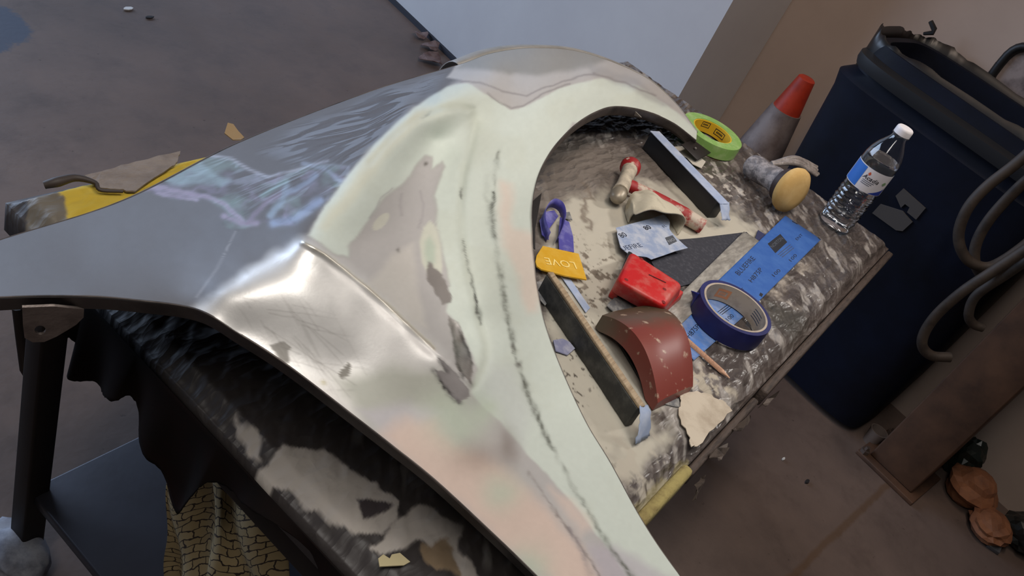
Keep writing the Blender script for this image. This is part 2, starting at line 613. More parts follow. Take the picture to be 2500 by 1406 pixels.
def tps_fit(pts, smooth=1e-5):
    p = np.array(pts, float); x = p[:, :2] / 1000.0; n = len(x)
    d = np.linalg.norm(x[:, None] - x[None], axis=2)
    K = np.where(d > 0, d * d * np.log(d + 1e-12), 0) + smooth * np.eye(n)
    Q = np.hstack([np.ones((n, 1)), x])
    A = np.block([[K, Q], [Q.T, np.zeros((3, 3))]])
    w = np.linalg.solve(A, np.concatenate([p[:, 2], np.zeros(3)]))
    return x, w


def tps_eval(fit, px, py):
    x, w = fit
    q = np.stack([px, py], 1) / 1000.0
    out = w[-3] + q @ w[-2:]
    for i in range(len(x)):
        r2 = ((q - x[i]) ** 2).sum(1)
        out += w[i] * 0.5 * r2 * np.log(r2 + 1e-12)
    return out


FIT = tps_fit(ZC, 4e-4)
FOLD = [(742, 590), (790, 618), (840, 655), (890, 695), (940, 738), (1000, 795), (1060, 850), (1110, 895), (1150, 935)]
RIM = [(905, 395), (960, 330), (1020, 285), (1080, 262), (1125, 258), (1155, 268), (1160, 300), (1148, 360), (1130, 430), (1124, 500),
       (1128, 570), (1138, 640), (1155, 720), (1172, 790), (1186, 840), (1187, 875), (1175, 910), (1158, 940)]


def skin_z(px, py):
    z = tps_eval(FIT, px, py)
    d = segdist(px, py, FOLD)
    z = z + 0.0035 * np.exp(-(d / 9.0) ** 2)
    z = z + 0.0065 * np.exp(-(segdist(px, py, FOLD) / 42.0) ** 2)
    d = segdist(px, py, RIM)
    z = z - 0.0022 * np.exp(-(d / 11.0) ** 2)
    return z


def rays(px, py, z):
    r = np.stack([px - PP[0], -(py - PP[1]), np.full(px.shape, -F)], 1) @ CAM.T
    k = (z - HT) / r[:, 2]
    return np.stack([r[:, 0] * k, r[:, 1] * k, z], 1)


NU, NV = 760, 230
U_a = spline(ARCH, NU); U_o = spline(OUTER, NU)
# keep the door-edge corner and the straight runs true
vv = np.linspace(0, 1, NV)
PXg = (U_a[:, None, 0] * (1 - vv) + U_o[:, None, 0] * vv).ravel()
PYg = (U_a[:, None, 1] * (1 - vv) + U_o[:, None, 1] * vv).ravel()
Zg = skin_z(PXg, PYg)
SKIN = rays(PXg, PYg, T + Zg)


def fender_colours(x, y):
    n = len(x)
    wob = lambda s, sd, a: fbm(x / s, y / s, sd) * a
    xs = x + wob(22, 1, 16); ys = y + wob(22, 5, 16)              # ragged outlines
    xf = x + wob(60, 9, 26); yf = y + wob(60, 13, 26)             # soft wandering outlines
    col = np.tile(linA((174, 170, 168)), (n, 1))
    metal = np.zeros(n); rough = np.full(n, 0.55); coat = np.zeros(n)

    def lay(mask, c, mt=None, rg=None):
        nonlocal col, metal, rough
        mask = np.clip(mask, 0, 1)
        col = col * (1 - mask[:, None]) + mask[:, None] * linA(c)
        if mt is not None: metal = metal * (1 - mask) + mask * mt
        if rg is not None: rough = rough * (1 - mask) + mask * rg

    # bare steel: shade painted into the hood edge, glare into the door side
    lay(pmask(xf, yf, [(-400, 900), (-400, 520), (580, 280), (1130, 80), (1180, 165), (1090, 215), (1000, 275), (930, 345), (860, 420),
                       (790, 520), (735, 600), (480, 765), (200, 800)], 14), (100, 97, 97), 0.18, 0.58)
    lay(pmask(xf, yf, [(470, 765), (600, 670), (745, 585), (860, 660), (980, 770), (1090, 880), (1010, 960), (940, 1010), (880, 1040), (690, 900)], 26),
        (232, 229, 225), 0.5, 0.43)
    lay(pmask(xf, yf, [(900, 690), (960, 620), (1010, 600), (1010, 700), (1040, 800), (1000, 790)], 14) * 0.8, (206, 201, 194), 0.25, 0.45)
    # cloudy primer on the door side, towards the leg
    lay(pmask(xf, yf, [(820, 920), (960, 890), (1080, 900), (1120, 990), (1010, 1040), (960, 1100), (880, 1030)], 30), (176, 176, 166), 0.05, 0.5)
    lay(pmask(xf, yf, [(870, 1000), (1000, 985), (1080, 1010), (1000, 1060), (960, 1100)], 24), (182, 178, 180), 0.05, 0.5)
    # filler: pale green-cream over the scoop and the wheel arch
    FILL = [(752, 572), (800, 490), (850, 425), (930, 335), (1010, 262), (1090, 215), (1140, 200), (1200, 225), (1245, 267), (1290, 255), (1370, 212),
            (1470, 187), (1560, 205), (1640, 262), (1720, 340), (1720, 400), (1400, 300), (1340, 400), (1320, 700), (1600, 1290), (1750, 1500),
            (1600, 1500), (1400, 1230), (1290, 1110), (1230, 1040), (1150, 960), (1165, 900), (1120, 790), (1090, 760), (1098, 700), (1078, 606),
            (1064, 543), (1067, 509), (1058, 478), (1070, 450), (1084, 407), (1078, 395), (1060, 412), (1053, 415), (1053, 384), (1038, 381), (1013, 407), (1001, 430),
            (979, 455), (942, 478), (913, 520), (882, 563), (851, 600), (853, 629), (820, 622)]
    f = pmask(x + wob(30, 3, 8), y + wob(30, 7, 8), FILL, 5)
    lay(f, (198, 205, 196), 0.0, 0.62)
    # grey halo where the filler was feathered
    fd = segdist(x + wob(30, 3, 8), y + wob(30, 7, 8), FILL, True)
    lay(np.exp(-(fd / 4.0) ** 2) * 0.35 * (x < 1110) * (y > 370) * (y < 700), (150, 144, 142))
    # thinner zones in the filler show green-grey
    lay(np.exp(-(segdist(x, y, RIM) / 12.0) ** 2) * 0.55, (174, 178, 164))
    lay(pmask(xf, yf, [(1140, 290), (1200, 330), (1215, 380), (1200, 560), (1230, 780), (1190, 860), (1150, 700), (1130, 560), (1130, 450)], 24) * 0.75, (194, 200, 190))
    lay(sstep(0.0, 0.25, fbm(x / 90, y / 90, 30)) * f * 0.35, (190, 194, 180))
    lay(pmask(xf, yf, [(880, 395), (1000, 280), (1050, 262), (960, 360), (870, 480), (800, 560), (780, 555)], 12) * 0.5, (196, 194, 176))
    lay(pmask(xf, yf, [(1200, 880), (1260, 900), (1300, 1010), (1280, 1090), (1220, 1010), (1180, 950)], 24) * 0.7, (192, 196, 192))
    # islands of filler left in the grey scoop
    xr = (x - 930) * 0.72 - (y - 541) * -0.69; yr = (x - 930) * 0.69 * -1 + (y - 541) * -0.72 * -1
    e = ((x - 930 + (y - 541) * 0.95) / 17) ** 2 + (((x - 930) * 0.7 - (y - 541) * 0.72) / 28) ** 2
    lay(1 - sstep(0.75, 1.15, e), (192, 190, 178))
    LENS = [(1050, 538), (1066, 556), (1076, 600), (1080, 650), (1075, 690), (1050, 680), (1030, 640), (1024, 590), (1034, 555)]
    lay(pmask(x, y, LENS, 4), (196, 196, 182)); lay(pmask(x, y, [(1050, 575), (1062, 600), (1062, 640), (1045, 650), (1036, 620), (1038, 590)], 8) * 0.8, (170, 182, 166))
    lay(pmask(xs, ys, [(1045, 640), (1075, 665), (1097, 700), (1098, 735), (1080, 745), (1058, 715), (1042, 680)], 3), (128, 122, 118), 0.2, 0.5)
    # lines inside the scoop primer
    for ln in ([(985, 475), (980, 505), (985, 530)], [(1020, 465), (1030, 500), (1026, 530), (1020, 560)], [(960, 460), (930, 490), (905, 535)]):
        lay(np.exp(-(segdist(xf, yf, ln) / 3.0) ** 2) * 0.5, (150, 144, 146))
    # crown: grey primer with a darker cap
    CROWN = [(1090, 190), (1120, 150), (1200, 100), (1420, 90), (1580, 150), (1720, 300), (1640, 262), (1560, 208), (1470, 189), (1370, 212), (1300, 250), (1268, 267), (1245, 266),
             (1215, 246), (1185, 228), (1150, 205)]
    lay(pmask(x + wob(40, 3, 10), y + wob(40, 7, 10), CROWN, 4), (178, 174, 170), 0.05, 0.5)
    lay(pmask(xf, yf, [(1110, 165), (1180, 120), (1300, 90), (1420, 90), (1520, 130), (1470, 150), (1400, 165), (1320, 178), (1230, 180), (1150, 172)], 9) * 0.85, (140, 137, 130), 0.1, 0.5)
    lay(pmask(xf, yf, [(1440, 150), (1560, 190), (1640, 255), (1620, 255), (1540, 215), (1450, 180)], 8) * 0.5, (150, 148, 148), 0.1, 0.5)
    for ln in ([(1125, 200), (1150, 197), (1200, 212), (1250, 228), (1285, 232), (1330, 215), (1400, 190), (1450, 180)],
               [(1190, 228), (1220, 250), (1248, 266), (1275, 258), (1320, 232), (1390, 203)], [(1450, 178), (1520, 200), (1600, 232)]):
        lay(np.exp(-(segdist(x + wob(25, 3, 8), y + wob(25, 4, 8), ln) / 2.6) ** 2) * 0.7, (138, 132, 130))
    # pink glaze putty
    lay(pmask(xf, yf, [(1218, 442), (1246, 448), (1256, 555), (1300, 570), (1330, 690), (1312, 760), (1284, 765), (1262, 680), (1228, 600), (1216, 520)], 16) * 0.6, (214, 190, 176))
    lay(pmask(xf, yf, [(930, 1060), (990, 1020), (1060, 1030), (1140, 1100), (1230, 1140), (1320, 1230), (1420, 1330), (1480, 1420), (1400, 1450), (1250, 1350), (1060, 1180)], 26) * 0.85,
        (206, 182, 168), 0.0, 0.6)
    lay(pmask(xf, yf, [(1340, 1190), (1400, 1220), (1450, 1290), (1420, 1300)], 18) * 0.6, (214, 190, 176))
    # green glaze clouds
    for cx, cy, r in ((1090, 1010, 60), (1130, 1050, 50), (1180, 1010, 35), (1225, 1200, 45), (1290, 1380, 50)):
        lay(np.exp(-(((xf - cx) / r) ** 2 + ((yf - cy) / r) ** 2)) * 0.7, (174, 184, 166))
    lay(np.exp(-(((xf - 1170) / 60) ** 2 + ((yf - 1120) / 45) ** 2)) * 0.6, (140, 122, 112))
    lay(np.exp(-(((xf - 1240) / 26) ** 2 + ((yf - 1085) / 50) ** 2)) * 0.65, (118, 106, 98))
    # lower leg: cloudy lilac primer
    lay(pmask(xf, yf, [(1440, 1330), (1500, 1330), (1600, 1390), (1700, 1450), (1600, 1500), (1480, 1450)], 16) * 0.7, (176, 168, 176))
    # sanded-through dark lines
    fine = 0.55 + 1.1 * fbm(x / 7, y / 7, 50)
    fibre = 0.5 + 1.6 * fbm(x / 14 + y / 60, y / 30, 55)

    def streak(ln, w, a, c, sd):
        d = segdist(x + fbm(x / 14, y / 14, sd) * 12, y + fbm(x / 14, y / 14, sd + 3) * 12, ln)
        ww = w * np.clip(0.35 + 1.9 * (fbm(x / 45, y / 45, sd + 8) + 0.5), 0.2, 2)
        lay(np.exp(-(d / ww) ** 2) * a * np.clip(fine + fibre * 0.6, 0, 1.2) * np.clip(0.75 + 2.2 * fbm(x / 60, y / 60, sd + 20), 0.15, 1), c, None, None)

    streak([(1217, 372), (1210, 420), (1205, 470), (1202, 520), (1207, 580), (1218, 650), (1228, 710), (1238, 770), (1250, 830), (1264, 890), (1285, 950),
            (1305, 1000), (1340, 1075), (1375, 1140), (1400, 1190), (1430, 1235), (1465, 1300), (1500, 1350), (1545, 1410)], 4.6, 0.8, (88, 90, 80), 60)
    streak([(1204, 470), (1200, 530), (1206, 575)], 6, 0.8, (60, 62, 54), 61)
    streak([(1129, 585), (1136, 620), (1146, 665), (1158, 715), (1166, 760), (1173, 790)], 3.2, 0.95, (62, 62, 56), 66)
    streak([(1127, 460), (1126, 485)], 3, 0.9, (70, 70, 64), 67)
    streak([(1290, 1154), (1330, 1210), (1365, 1262), (1400, 1310), (1440, 1365), (1465, 1410)], 3.0, 0.7, (120, 110, 106), 68)
    streak([(1390, 1290), (1420, 1345), (1440, 1400)], 5, 0.5, (126, 118, 122), 70)
    streak([(757, 545), (800, 490), (842, 430)], 3.4, 0.8, (96, 92, 88), 72)
    streak([(1030, 287), (1052, 270)], 1.8, 0.8, (92, 90, 84), 73)
    streak([(1205, 590), (1188, 480), (1190, 430)], 6, 0.35, (120, 124, 116), 75)
    for cx, cy, r in ((1249, 845, 4), (1267, 888, 5), (1250, 858, 2.5), (1039, 399, 4), (972, 613, 4)):
        lay(np.exp(-(((xs - cx) / r) ** 2 + ((ys - cy) / (r * 1.6)) ** 2)) * 0.85, (84, 80, 74))
    # dark leaf and star where the steel shows
    lay(pmask(xs, ys, [(1098, 775), (1106, 850), (1118, 900), (1148, 938), (1157, 886), (1137, 832), (1114, 784)], 3), (158, 154, 150), 0.6, 0.4)
    streak([(1104, 795), (1112, 850), (1120, 895), (1130, 920)], 4, 0.9, (60, 58, 54), 78)
    streak([(1120, 800), (1138, 845), (1154, 890)], 3, 0.8, (70, 68, 64), 79)
    lay(np.clip(fibre * 1.2 - 0.5, 0, 1) * pmask(xs, ys, [(1098, 775), (1106, 850), (1118, 900), (1148, 938), (1157, 886), (1137, 832), (1114, 784)], 3), (104, 100, 94))
    lay(pmask(x + wob(8, 3, 6), y + wob(8, 4, 6), [(1070, 873), (1087, 909), (1060, 900), (1073, 929), (1098, 963), (1121, 985), (1147, 966), (1144, 950), (1110, 908), (1086, 884)], 2), (132, 127, 126), 0.1, 0.5)
    streak([(1070, 876), (1084, 898), (1092, 905)], 4, 0.95, (66, 64, 62), 81)
    streak([(1060, 901), (1074, 929), (1098, 962), (1121, 984)], 4.5, 0.95, (62, 60, 58), 82)
    # old paint scabs and scratches on the bright steel
    lay(pmask(xs, ys, [(655, 840), (690, 830), (712, 850), (706, 885), (682, 878), (668, 856)], 3), (150, 146, 140), 0.2, 0.6)
    lay(pmask(xs, ys, [(832, 900), (846, 893), (852, 880), (858, 900), (852, 920), (838, 925), (828, 914)], 2), (134, 130, 122), 0.1, 0.6)
    lay(np.exp(-((x - 790) ** 2 + (y - 934) ** 2) / 40.0) * 0.7, (178, 168, 120))
    brt = pmask(xf, yf, [(560, 740), (700, 690), (820, 800), (930, 930), (880, 1000), (700, 880)], 40)
    rs = np.random.RandomState(3)
    for k in range(46):
        cx, cy = rs.uniform(590, 860), rs.uniform(720, 960)
        an = rs.choice([0.25, 0.95]) + rs.randn() * 0.16
        L = rs.uniform(25, 90)
        ln = [(cx - L * math.cos(an), cy - L * math.sin(an)), (cx, cy + rs.randn() * 3), (cx + L * math.cos(an), cy + L * math.sin(an))]
        lay(np.exp(-(segdist(x, y, ln) / 2.2) ** 2) * 0.24 * brt, (120, 114, 108), None, 0.6)
    # shiny film on the hood-side steel; glints and reflections painted into its colour
    FILM_GLINTS = [(325, 468), (420, 402), (490, 378), (560, 388), (605, 415), (650, 432), (700, 420), (760, 398), (850, 405), (842, 440), (800, 490), (720, 545), (640, 548),
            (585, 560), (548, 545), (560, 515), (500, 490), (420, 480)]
    coat = np.maximum(pmask(xf, yf, FILM_GLINTS, 4), 0.85 * pmask(xf, yf, [(640, 372), (760, 300), (900, 245), (1080, 180), (1010, 250), (940, 330), (860, 400), (740, 400)], 20))
    film = pmask(xf, yf, FILM_GLINTS, 5)
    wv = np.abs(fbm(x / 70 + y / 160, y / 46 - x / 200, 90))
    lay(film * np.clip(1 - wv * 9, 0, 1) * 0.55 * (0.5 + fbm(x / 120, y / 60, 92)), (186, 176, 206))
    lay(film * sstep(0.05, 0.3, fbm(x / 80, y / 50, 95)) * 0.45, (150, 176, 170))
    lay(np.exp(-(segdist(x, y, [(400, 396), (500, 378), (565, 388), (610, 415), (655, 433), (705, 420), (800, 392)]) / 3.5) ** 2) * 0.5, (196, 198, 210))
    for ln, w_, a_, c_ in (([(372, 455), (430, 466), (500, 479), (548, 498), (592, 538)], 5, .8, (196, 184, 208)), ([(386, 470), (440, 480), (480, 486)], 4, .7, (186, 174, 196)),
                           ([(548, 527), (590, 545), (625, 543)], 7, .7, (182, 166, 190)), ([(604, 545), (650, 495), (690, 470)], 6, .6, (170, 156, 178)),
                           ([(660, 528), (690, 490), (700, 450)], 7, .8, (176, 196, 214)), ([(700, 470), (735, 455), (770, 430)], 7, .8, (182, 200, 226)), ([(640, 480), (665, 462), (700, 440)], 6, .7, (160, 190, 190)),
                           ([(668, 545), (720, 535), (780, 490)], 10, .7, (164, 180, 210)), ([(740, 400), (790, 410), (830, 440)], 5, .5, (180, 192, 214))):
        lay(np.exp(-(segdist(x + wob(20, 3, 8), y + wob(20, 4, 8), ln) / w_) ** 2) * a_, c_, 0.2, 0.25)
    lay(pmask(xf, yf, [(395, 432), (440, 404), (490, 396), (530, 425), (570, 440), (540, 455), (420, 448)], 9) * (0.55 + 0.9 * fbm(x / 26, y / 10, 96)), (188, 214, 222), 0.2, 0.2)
    # ledge scratch on the steel towards the fold
    lay(np.exp(-(segdist(x, y, [(480, 725), (530, 655), (575, 565)]) / 2.2) ** 2) * 0.22, (200, 196, 196))
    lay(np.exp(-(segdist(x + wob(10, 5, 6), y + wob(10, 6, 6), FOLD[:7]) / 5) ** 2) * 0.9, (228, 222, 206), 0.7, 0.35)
    # overall mottling and dust
    k = 1 + 0.10 * fbm(x / 140, y / 140, 40) + 0.07 * fbm(x / 9, y / 9, 44)
    col = col * k[:, None]
    rough = np.clip(rough + 0.10 * fbm(x / 30, y / 30, 46), 0.1, 1)
    return col, metal, rough, coat


def fender_material():
    m, t, b = attr_mat('fender_skin')
    co = N(t, 'ShaderNodeAttribute', attribute_name='coat')
    t.links.new(co.outputs['Fac'], b.inputs['Coat Weight'])
    b.inputs['Coat Roughness'].default_value = 0.08
    tc = N(t, 'ShaderNodeTexCoord')
    mp = N(t, 'ShaderNodeMapping'); mp.inputs['Scale'].default_value = (1.0, 1.6, 1.0); mp.inputs['Rotation'].default_value = (0, 0, 0.7)
    t.links.new(tc.outputs['Object'], mp.inputs[0])
    n = N(t, 'ShaderNodeTexNoise'); n.inputs['Scale'].default_value = 7; n.inputs['Detail'].default_value = 2; n.inputs['Distortion'].default_value = 1.4
    t.links.new(mp.outputs[0], n.inputs[0])
    bp = N(t, 'ShaderNodeBump'); bp.inputs['Strength'].default_value = 0.6; bp.inputs['Distance'].default_value = 0.012
    t.links.new(n.outputs['Fac'], bp.inputs['Height']); t.links.new(bp.outputs[0], b.inputs['Coat Normal'])
    n2 = N(t, 'ShaderNodeTexNoise'); n2.inputs['Scale'].default_value = 420; n2.inputs['Detail'].default_value = 2
    t.links.new(tc.outputs['Object'], n2.inputs[0])
    b2 = N(t, 'ShaderNodeBump'); b2.inputs['Strength'].default_value = 0.06; b2.inputs['Distance'].default_value = 0.001
    t.links.new(n2.outputs['Fac'], b2.inputs['Height']); t.links.new(b2.outputs[0], b.inputs['Normal'])
    return m


fender = thing('car_fender', 'bare metal and cream filler car fender with a wheel arch lying across the workbench', 'car fender', (0.9, 0.4, T))
fc = []
for i in range(NU - 1):
    a = np.arange(i * NV, i * NV + NV - 1)
    fc.append(np.stack([a, a + 1, a + 1 + NV, a + NV], 1))
fc = np.concatenate(fc)
FSTEEL = mat('inner_fender_steel', (96, 88, 84), 0.5, 0.5, (60, 54, 52), 20, bump=0.15)
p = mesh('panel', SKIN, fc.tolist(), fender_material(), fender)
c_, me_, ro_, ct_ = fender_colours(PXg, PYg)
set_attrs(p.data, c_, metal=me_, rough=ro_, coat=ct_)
p.data.materials.append(FSTEEL)
# orient outwards
p.data.update()
if sum(pl.normal.z for pl in p.data.polygons[:2000]) < 0: p.data.flip_normals()
sm = solidify(p, 0.0016, -1.0); 
sm = p.modifiers['thickness']; sm.material_offset = 1; sm.material_offset_rim = 0

S3 = SKIN.reshape(NU, NV, 3)


def skirt(name, edge, drops, material, parent=fender):
    """strip folded off an edge: drops are (dx, dy, dz) from one row to the next"""
    rows = [np.array(edge)]
    for d in drops: rows.append(rows[-1] + np.array(d))
    n = len(edge); v = np.concatenate(rows); f = []
    for r in range(len(rows) - 1):
        for i in range(n - 1):
            f.append((r * n + i, r * n + i + 1, (r + 1) * n + i + 1, (r + 1) * n + i))
    o = mesh(name, v, f, material, parent)
    return solidify(o, 0.0014, 0)


def idx(u):     # control index -> row
    return int(round(u / (len(ARCH) - 1) * (NU - 1)))


outer = S3[:, -1]; inner = S3[:, 0]
skirt('door_edge_flange', outer[idx(0):idx(12)], [(0.003, 0.001, -0.004), (0.004, 0.001, -0.013)], FSTEEL)
skirt('hood_edge_flange', outer[idx(13):idx(18)], [(0.001, 0.006, -0.006), (0.0, 0.002, -0.018)], FSTEEL)
# crown rolls over towards the bench behind the skyline
crown = outer[idx(18):idx(24) + 1]
nC = len(crown); tt = np.linspace(0, 1, nC)[:, None]
out_dir = np.array([0.35, 1.0, 0.0]) * (1 - tt) + np.array([1.0, 0.15, 0.0]) * tt
out_dir /= np.linalg.norm(out_dir, axis=1)[:, None]
h = crown[:, 2:3] - T - 0.012
rows = [crown]
for k in range(1, 9):
    a = k / 8 * math.pi / 2
    q = crown + out_dir * (np.minimum(h, 0.08) * 0.75 * math.sin(a)) 
    q = q + np.array([0, 0, -1.0]) * (h * (1 - math.cos(a)))
    rows.append(q)
v = np.concatenate(rows); f = []
for r in range(8):
    for i in range(nC - 1):
        f.append((r * nC + i, (r + 1) * nC + i, (r + 1) * nC + i + 1, r * nC + i + 1))
PRIMER = mat('grey_primer', (150, 147, 143), 0.5, 0.1, (132, 130, 124), 14)
o = mesh('nose_roll', v, f, PRIMER, fender); solidify(o, 0.0016, 0)
skirt('arch_flange', inner[idx(1):idx(24) + 1], [(0.002, 0.0, -0.004), (0.004, 0.002, -0.011), (0.004, 0.002, -0.006)], FSTEEL)

# bracket with a bolt hole under the cowl end
bp_px = [(54, 748), (56, 790), (60, 822), (80, 833), (108, 832), (138, 819), (165, 803), (186, 790), (204, 772), (205, 752), (130, 745)]
hole = [(98 + 14 * math.cos(a), 803 + 11 * math.sin(a)) for a in np.linspace(0, 2 * math.pi, 15)[:-1]]


def bracket_pt(px, py):
    return P(px, py, T + 0.128 - (py - 745) / 88 * 0.05)


bm = bmesh.new()
ov = [bm.verts.new(list(bracket_pt(*q))) for q in bp_px]
hv = [bm.verts.new(list(bracket_pt(*q))) for q in hole]
ed = [bm.edges.new((ov[i], ov[(i + 1) % len(ov)])) for i in range(len(ov))] + [bm.edges.new((hv[i], hv[(i + 1) % len(hv)])) for i in range(len(hv))]
bmesh.ops.triangle_fill(bm, edges=ed, use_beauty=True, use_dissolve=False)
br = from_bm('mounting_bracket', bm, mat('raw_bracket_steel', (136, 124, 118), 0.45, 0.6, (104, 92, 86), 30, bump=0.5, bscale=60), fender, False)
solidify(br, 0.002, 0)
# folded tab at the nose
tab = [P(1664, 352, T + .024), P(1692, 340, T + .026), P(1736, 372, T + .014), P(1703, 391, T + .010)]
box8('nose_tab', [q - np.array([0, 0, .002]) for q in tab] + tab, mat('painted_tab', (38, 34, 32), 0.4, 0.4), fender, 0.0006)
lathe('tab_rivet', [(0.0, 0.002), (0.002, 0.0015), (0.0025, 0)], P(1698, 362, T + .021), mat('rivet', (190, 185, 178), 0.3, 0.8), fender, n=10)
# inner bracing seen through the arch
brace = [P(1515, 262, T + .085), P(1545, 266, T + .075), P(1566, 287, T + .06), P(1540, 280, T + .06), P(1522, 272, T + .07)]
b_ = flake('inner_brace', brace, mat('inner_primer', (150, 145, 138), 0.6), fender, 0.0015)

# ------------------------------------------------------------------ workbench
X0, X1, Y0, Y1 = 0.402, 1.685, 0.036, 0.690
bench = thing('workbench', 'dust-covered padded workbench wrapped in torn film, carrying the fender', 'workbench', ((X0 + X1) / 2, (Y0 + Y1) / 2, 0))
NXT, NYT = 620, 320
gx = np.linspace(X0, X1, NXT); gy = np.linspace(Y0, Y1, NYT)
GX, GY = np.meshgrid(gx, gy, indexing='ij'); GX = GX.ravel(); GY = GY.ravel()


def proj(x, y, z):
    q = np.stack([x, y, z - HT], 1) @ CAM
    return PP[0] + q[:, 0] * F / -q[:, 2], PP[1] - q[:, 1] * F / -q[:, 2]


BX, BY = proj(GX, GY, np.full(GX.shape, T))


def bench_colours(x, y, wx, wy):
    n = len(x)
    mm = lambda s, sd: fbm(wx / s, wy / s, sd)
    xs = x + mm(.02, 1) * 46; ys = y + mm(.02, 4) * 40
    col = np.tile(linA((84, 77, 74)), (n, 1)); rough = np.full(n, 0.3)

    def lay(mask, c, rg=None):
        nonlocal col, rough
        mask = np.clip(mask, 0, 1)
        col = col * (1 - mask[:, None]) + mask[:, None] * linA(c)
        if rg is not None: rough = rough * (1 - mask) + rg * mask

    # film: crinkles in lighter and darker greys, crease glints painted in
    ca, sa = math.cos(0.7), math.sin(0.7)
    u = wx * ca + wy * sa; w = -wx * sa + wy * ca
    cr = fbm(u / .035 + mm(.05, 20) * 2.2, w / .010 + mm(.03, 25) * 2.0, 28, 4)
    lay(sstep(0.02, 0.22, cr) * 0.55, (142, 135, 130), 0.4)
    lay(sstep(0.05, 0.3, mm(.06, 33)) * 0.7, (62, 56, 54), 0.35)
    lay(sstep(0.12, 0.24, fbm(u / .05, w / .016, 36)) * 0.7, (176, 170, 164), 0.4)
    # dull grey dust under the arch
    lay(pmask(xs, ys, [(1290, 380), (1420, 330), (1560, 380), (1660, 400), (1760, 470), (1700, 520), (1300, 640)], 40) * 0.85, (112, 103, 95), 0.9)
    # drifts of sanding powder
    POW = [(1335, 520), (1400, 480), (1500, 462), (1560, 445), (1640, 445), (1740, 500), (1800, 520), (1850, 572), (1800, 600), (1620, 590), (1530, 620), (1500, 720),
           (1520, 800), (1620, 880), (1660, 935), (1590, 1000), (1600, 1060), (1560, 1080), (1620, 1040), (1640, 1060), (1560, 1150), (1500, 1170), (1380, 1000),
           (1330, 800), (1340, 640)]
    pw = pmask(xs, ys, POW, 22)
    lay(pw * (0.75 + 0.4 * sstep(-0.3, 0.1, mm(.03, 40))), (180, 174, 160), 0.95)
    lay(sstep(0.10, 0.20, mm(.010, 44)) * pmask(xs, ys, [(1410, 600), (1500, 600), (1520, 720), (1450, 800), (1400, 740)], 30) * pw, (110, 100, 88), 0.9)
    lay(sstep(0.20, 0.26, mm(.006, 46)) * pmask(x, y, [(1400, 560), (1460, 640), (1480, 760), (1440, 1000), (1500, 1150), (1380, 1000), (1340, 700)], 30), (70, 62, 54), 0.9)
    lay(np.exp(-(segdist(xs, ys, [(1432, 450), (1437, 490), (1432, 520), (1432, 560)]) / 6) ** 2) * 0.8, (112, 100, 88))
    lay(pmask(xs, ys, [(1480, 1050), (1600, 1060), (1640, 1100), (1580, 1230), (1540, 1200), (1470, 1120)], 22) * sstep(0.0, 0.12, mm(.012, 50)) * 0.85, (176, 168, 154), 0.9)
    lay(pmask(xs, ys, [(1660, 880), (1760, 900), (1800, 960), (1700, 980), (1640, 960)], 16) * sstep(-0.02, 0.1, mm(.012, 53)) * 0.8, (186, 176, 158), 0.9)
    lay(pmask(xs, ys, [(1700, 400), (1760, 420), (1850, 490), (1800, 500), (1720, 440)], 16) * sstep(0.05, 0.12, mm(.010, 57)) * 0.8, (205, 198, 188), 0.8)
    lay(pmask(xs, ys, [(1880, 690), (1960, 640), (1990, 700), (1960, 760), (1880, 780)], 20) * sstep(-0.08, 0.1, mm(.03, 60)) * 0.75, (186, 176, 164), 0.5)
    lay(pmask(xs, ys, [(1880, 730), (1960, 760), (1990, 800), (1960, 850), (1900, 800), (1860, 760)], 16) * 0.8, (64, 62, 56), 0.45)
    # near end: powder cakes on the black film
    near = 1 - sstep(0.47, 0.53, wx)
    lay(near, (58, 53, 52), 0.5)
    for poly in ([(640, 1120), (700, 1085), (790, 1100), (900, 1160), (980, 1230), (960, 1270), (930, 1300), (860, 1290), (740, 1200), (660, 1150)],
                 [(905, 1345), (960, 1270), (1040, 1240), (1130, 1280), (1120, 1340), (1020, 1320), (960, 1330), (925, 1360)],
                 [(1100, 1330), (1150, 1350), (1190, 1420), (1130, 1420)], [(570, 1010), (620, 1050), (650, 1100), (610, 1085)]):
        lay(pmask(xs, ys, poly, 4) * near, (178, 170, 162), 0.9)
    lay(pmask(xs, ys, [(1030, 1330), (1100, 1320), (1130, 1400), (1060, 1400)], 5) * near, (132, 112, 88), 0.8)
    lay(pmask(xs, ys, [(870, 1215), (905, 1215), (955, 1235), (940, 1250), (890, 1250)], 4) * near, (62, 54, 56))
    # yellow foam showing at the far left corner
    lay(pmask(xs, ys, [(125, 455), (250, 430), (350, 400), (560, 340), (600, 340), (560, 380), (400, 460), (200, 540), (160, 540), (148, 490)], 5), (186, 158, 52), 0.9)
    lay(pmask(xs, ys, [(60, 480), (125, 450), (150, 490), (180, 560), (60, 600)], 5), (104, 96, 84), 0.5)
    # yellow rim at the near right edge
    lay(pmask(xs, ys, [(1560, 1260), (1640, 1180), (1700, 1110), (1690, 1095), (1620, 1165), (1545, 1235)], 4) * 0.35, (176, 164, 110), 0.9)
    edge = np.exp(-((wy - Y0) / 0.012) ** 2) * (wx > 0.95)
    lay(edge * 0.8, (74, 62, 56), 0.6)
    return col, rough, pw, cr


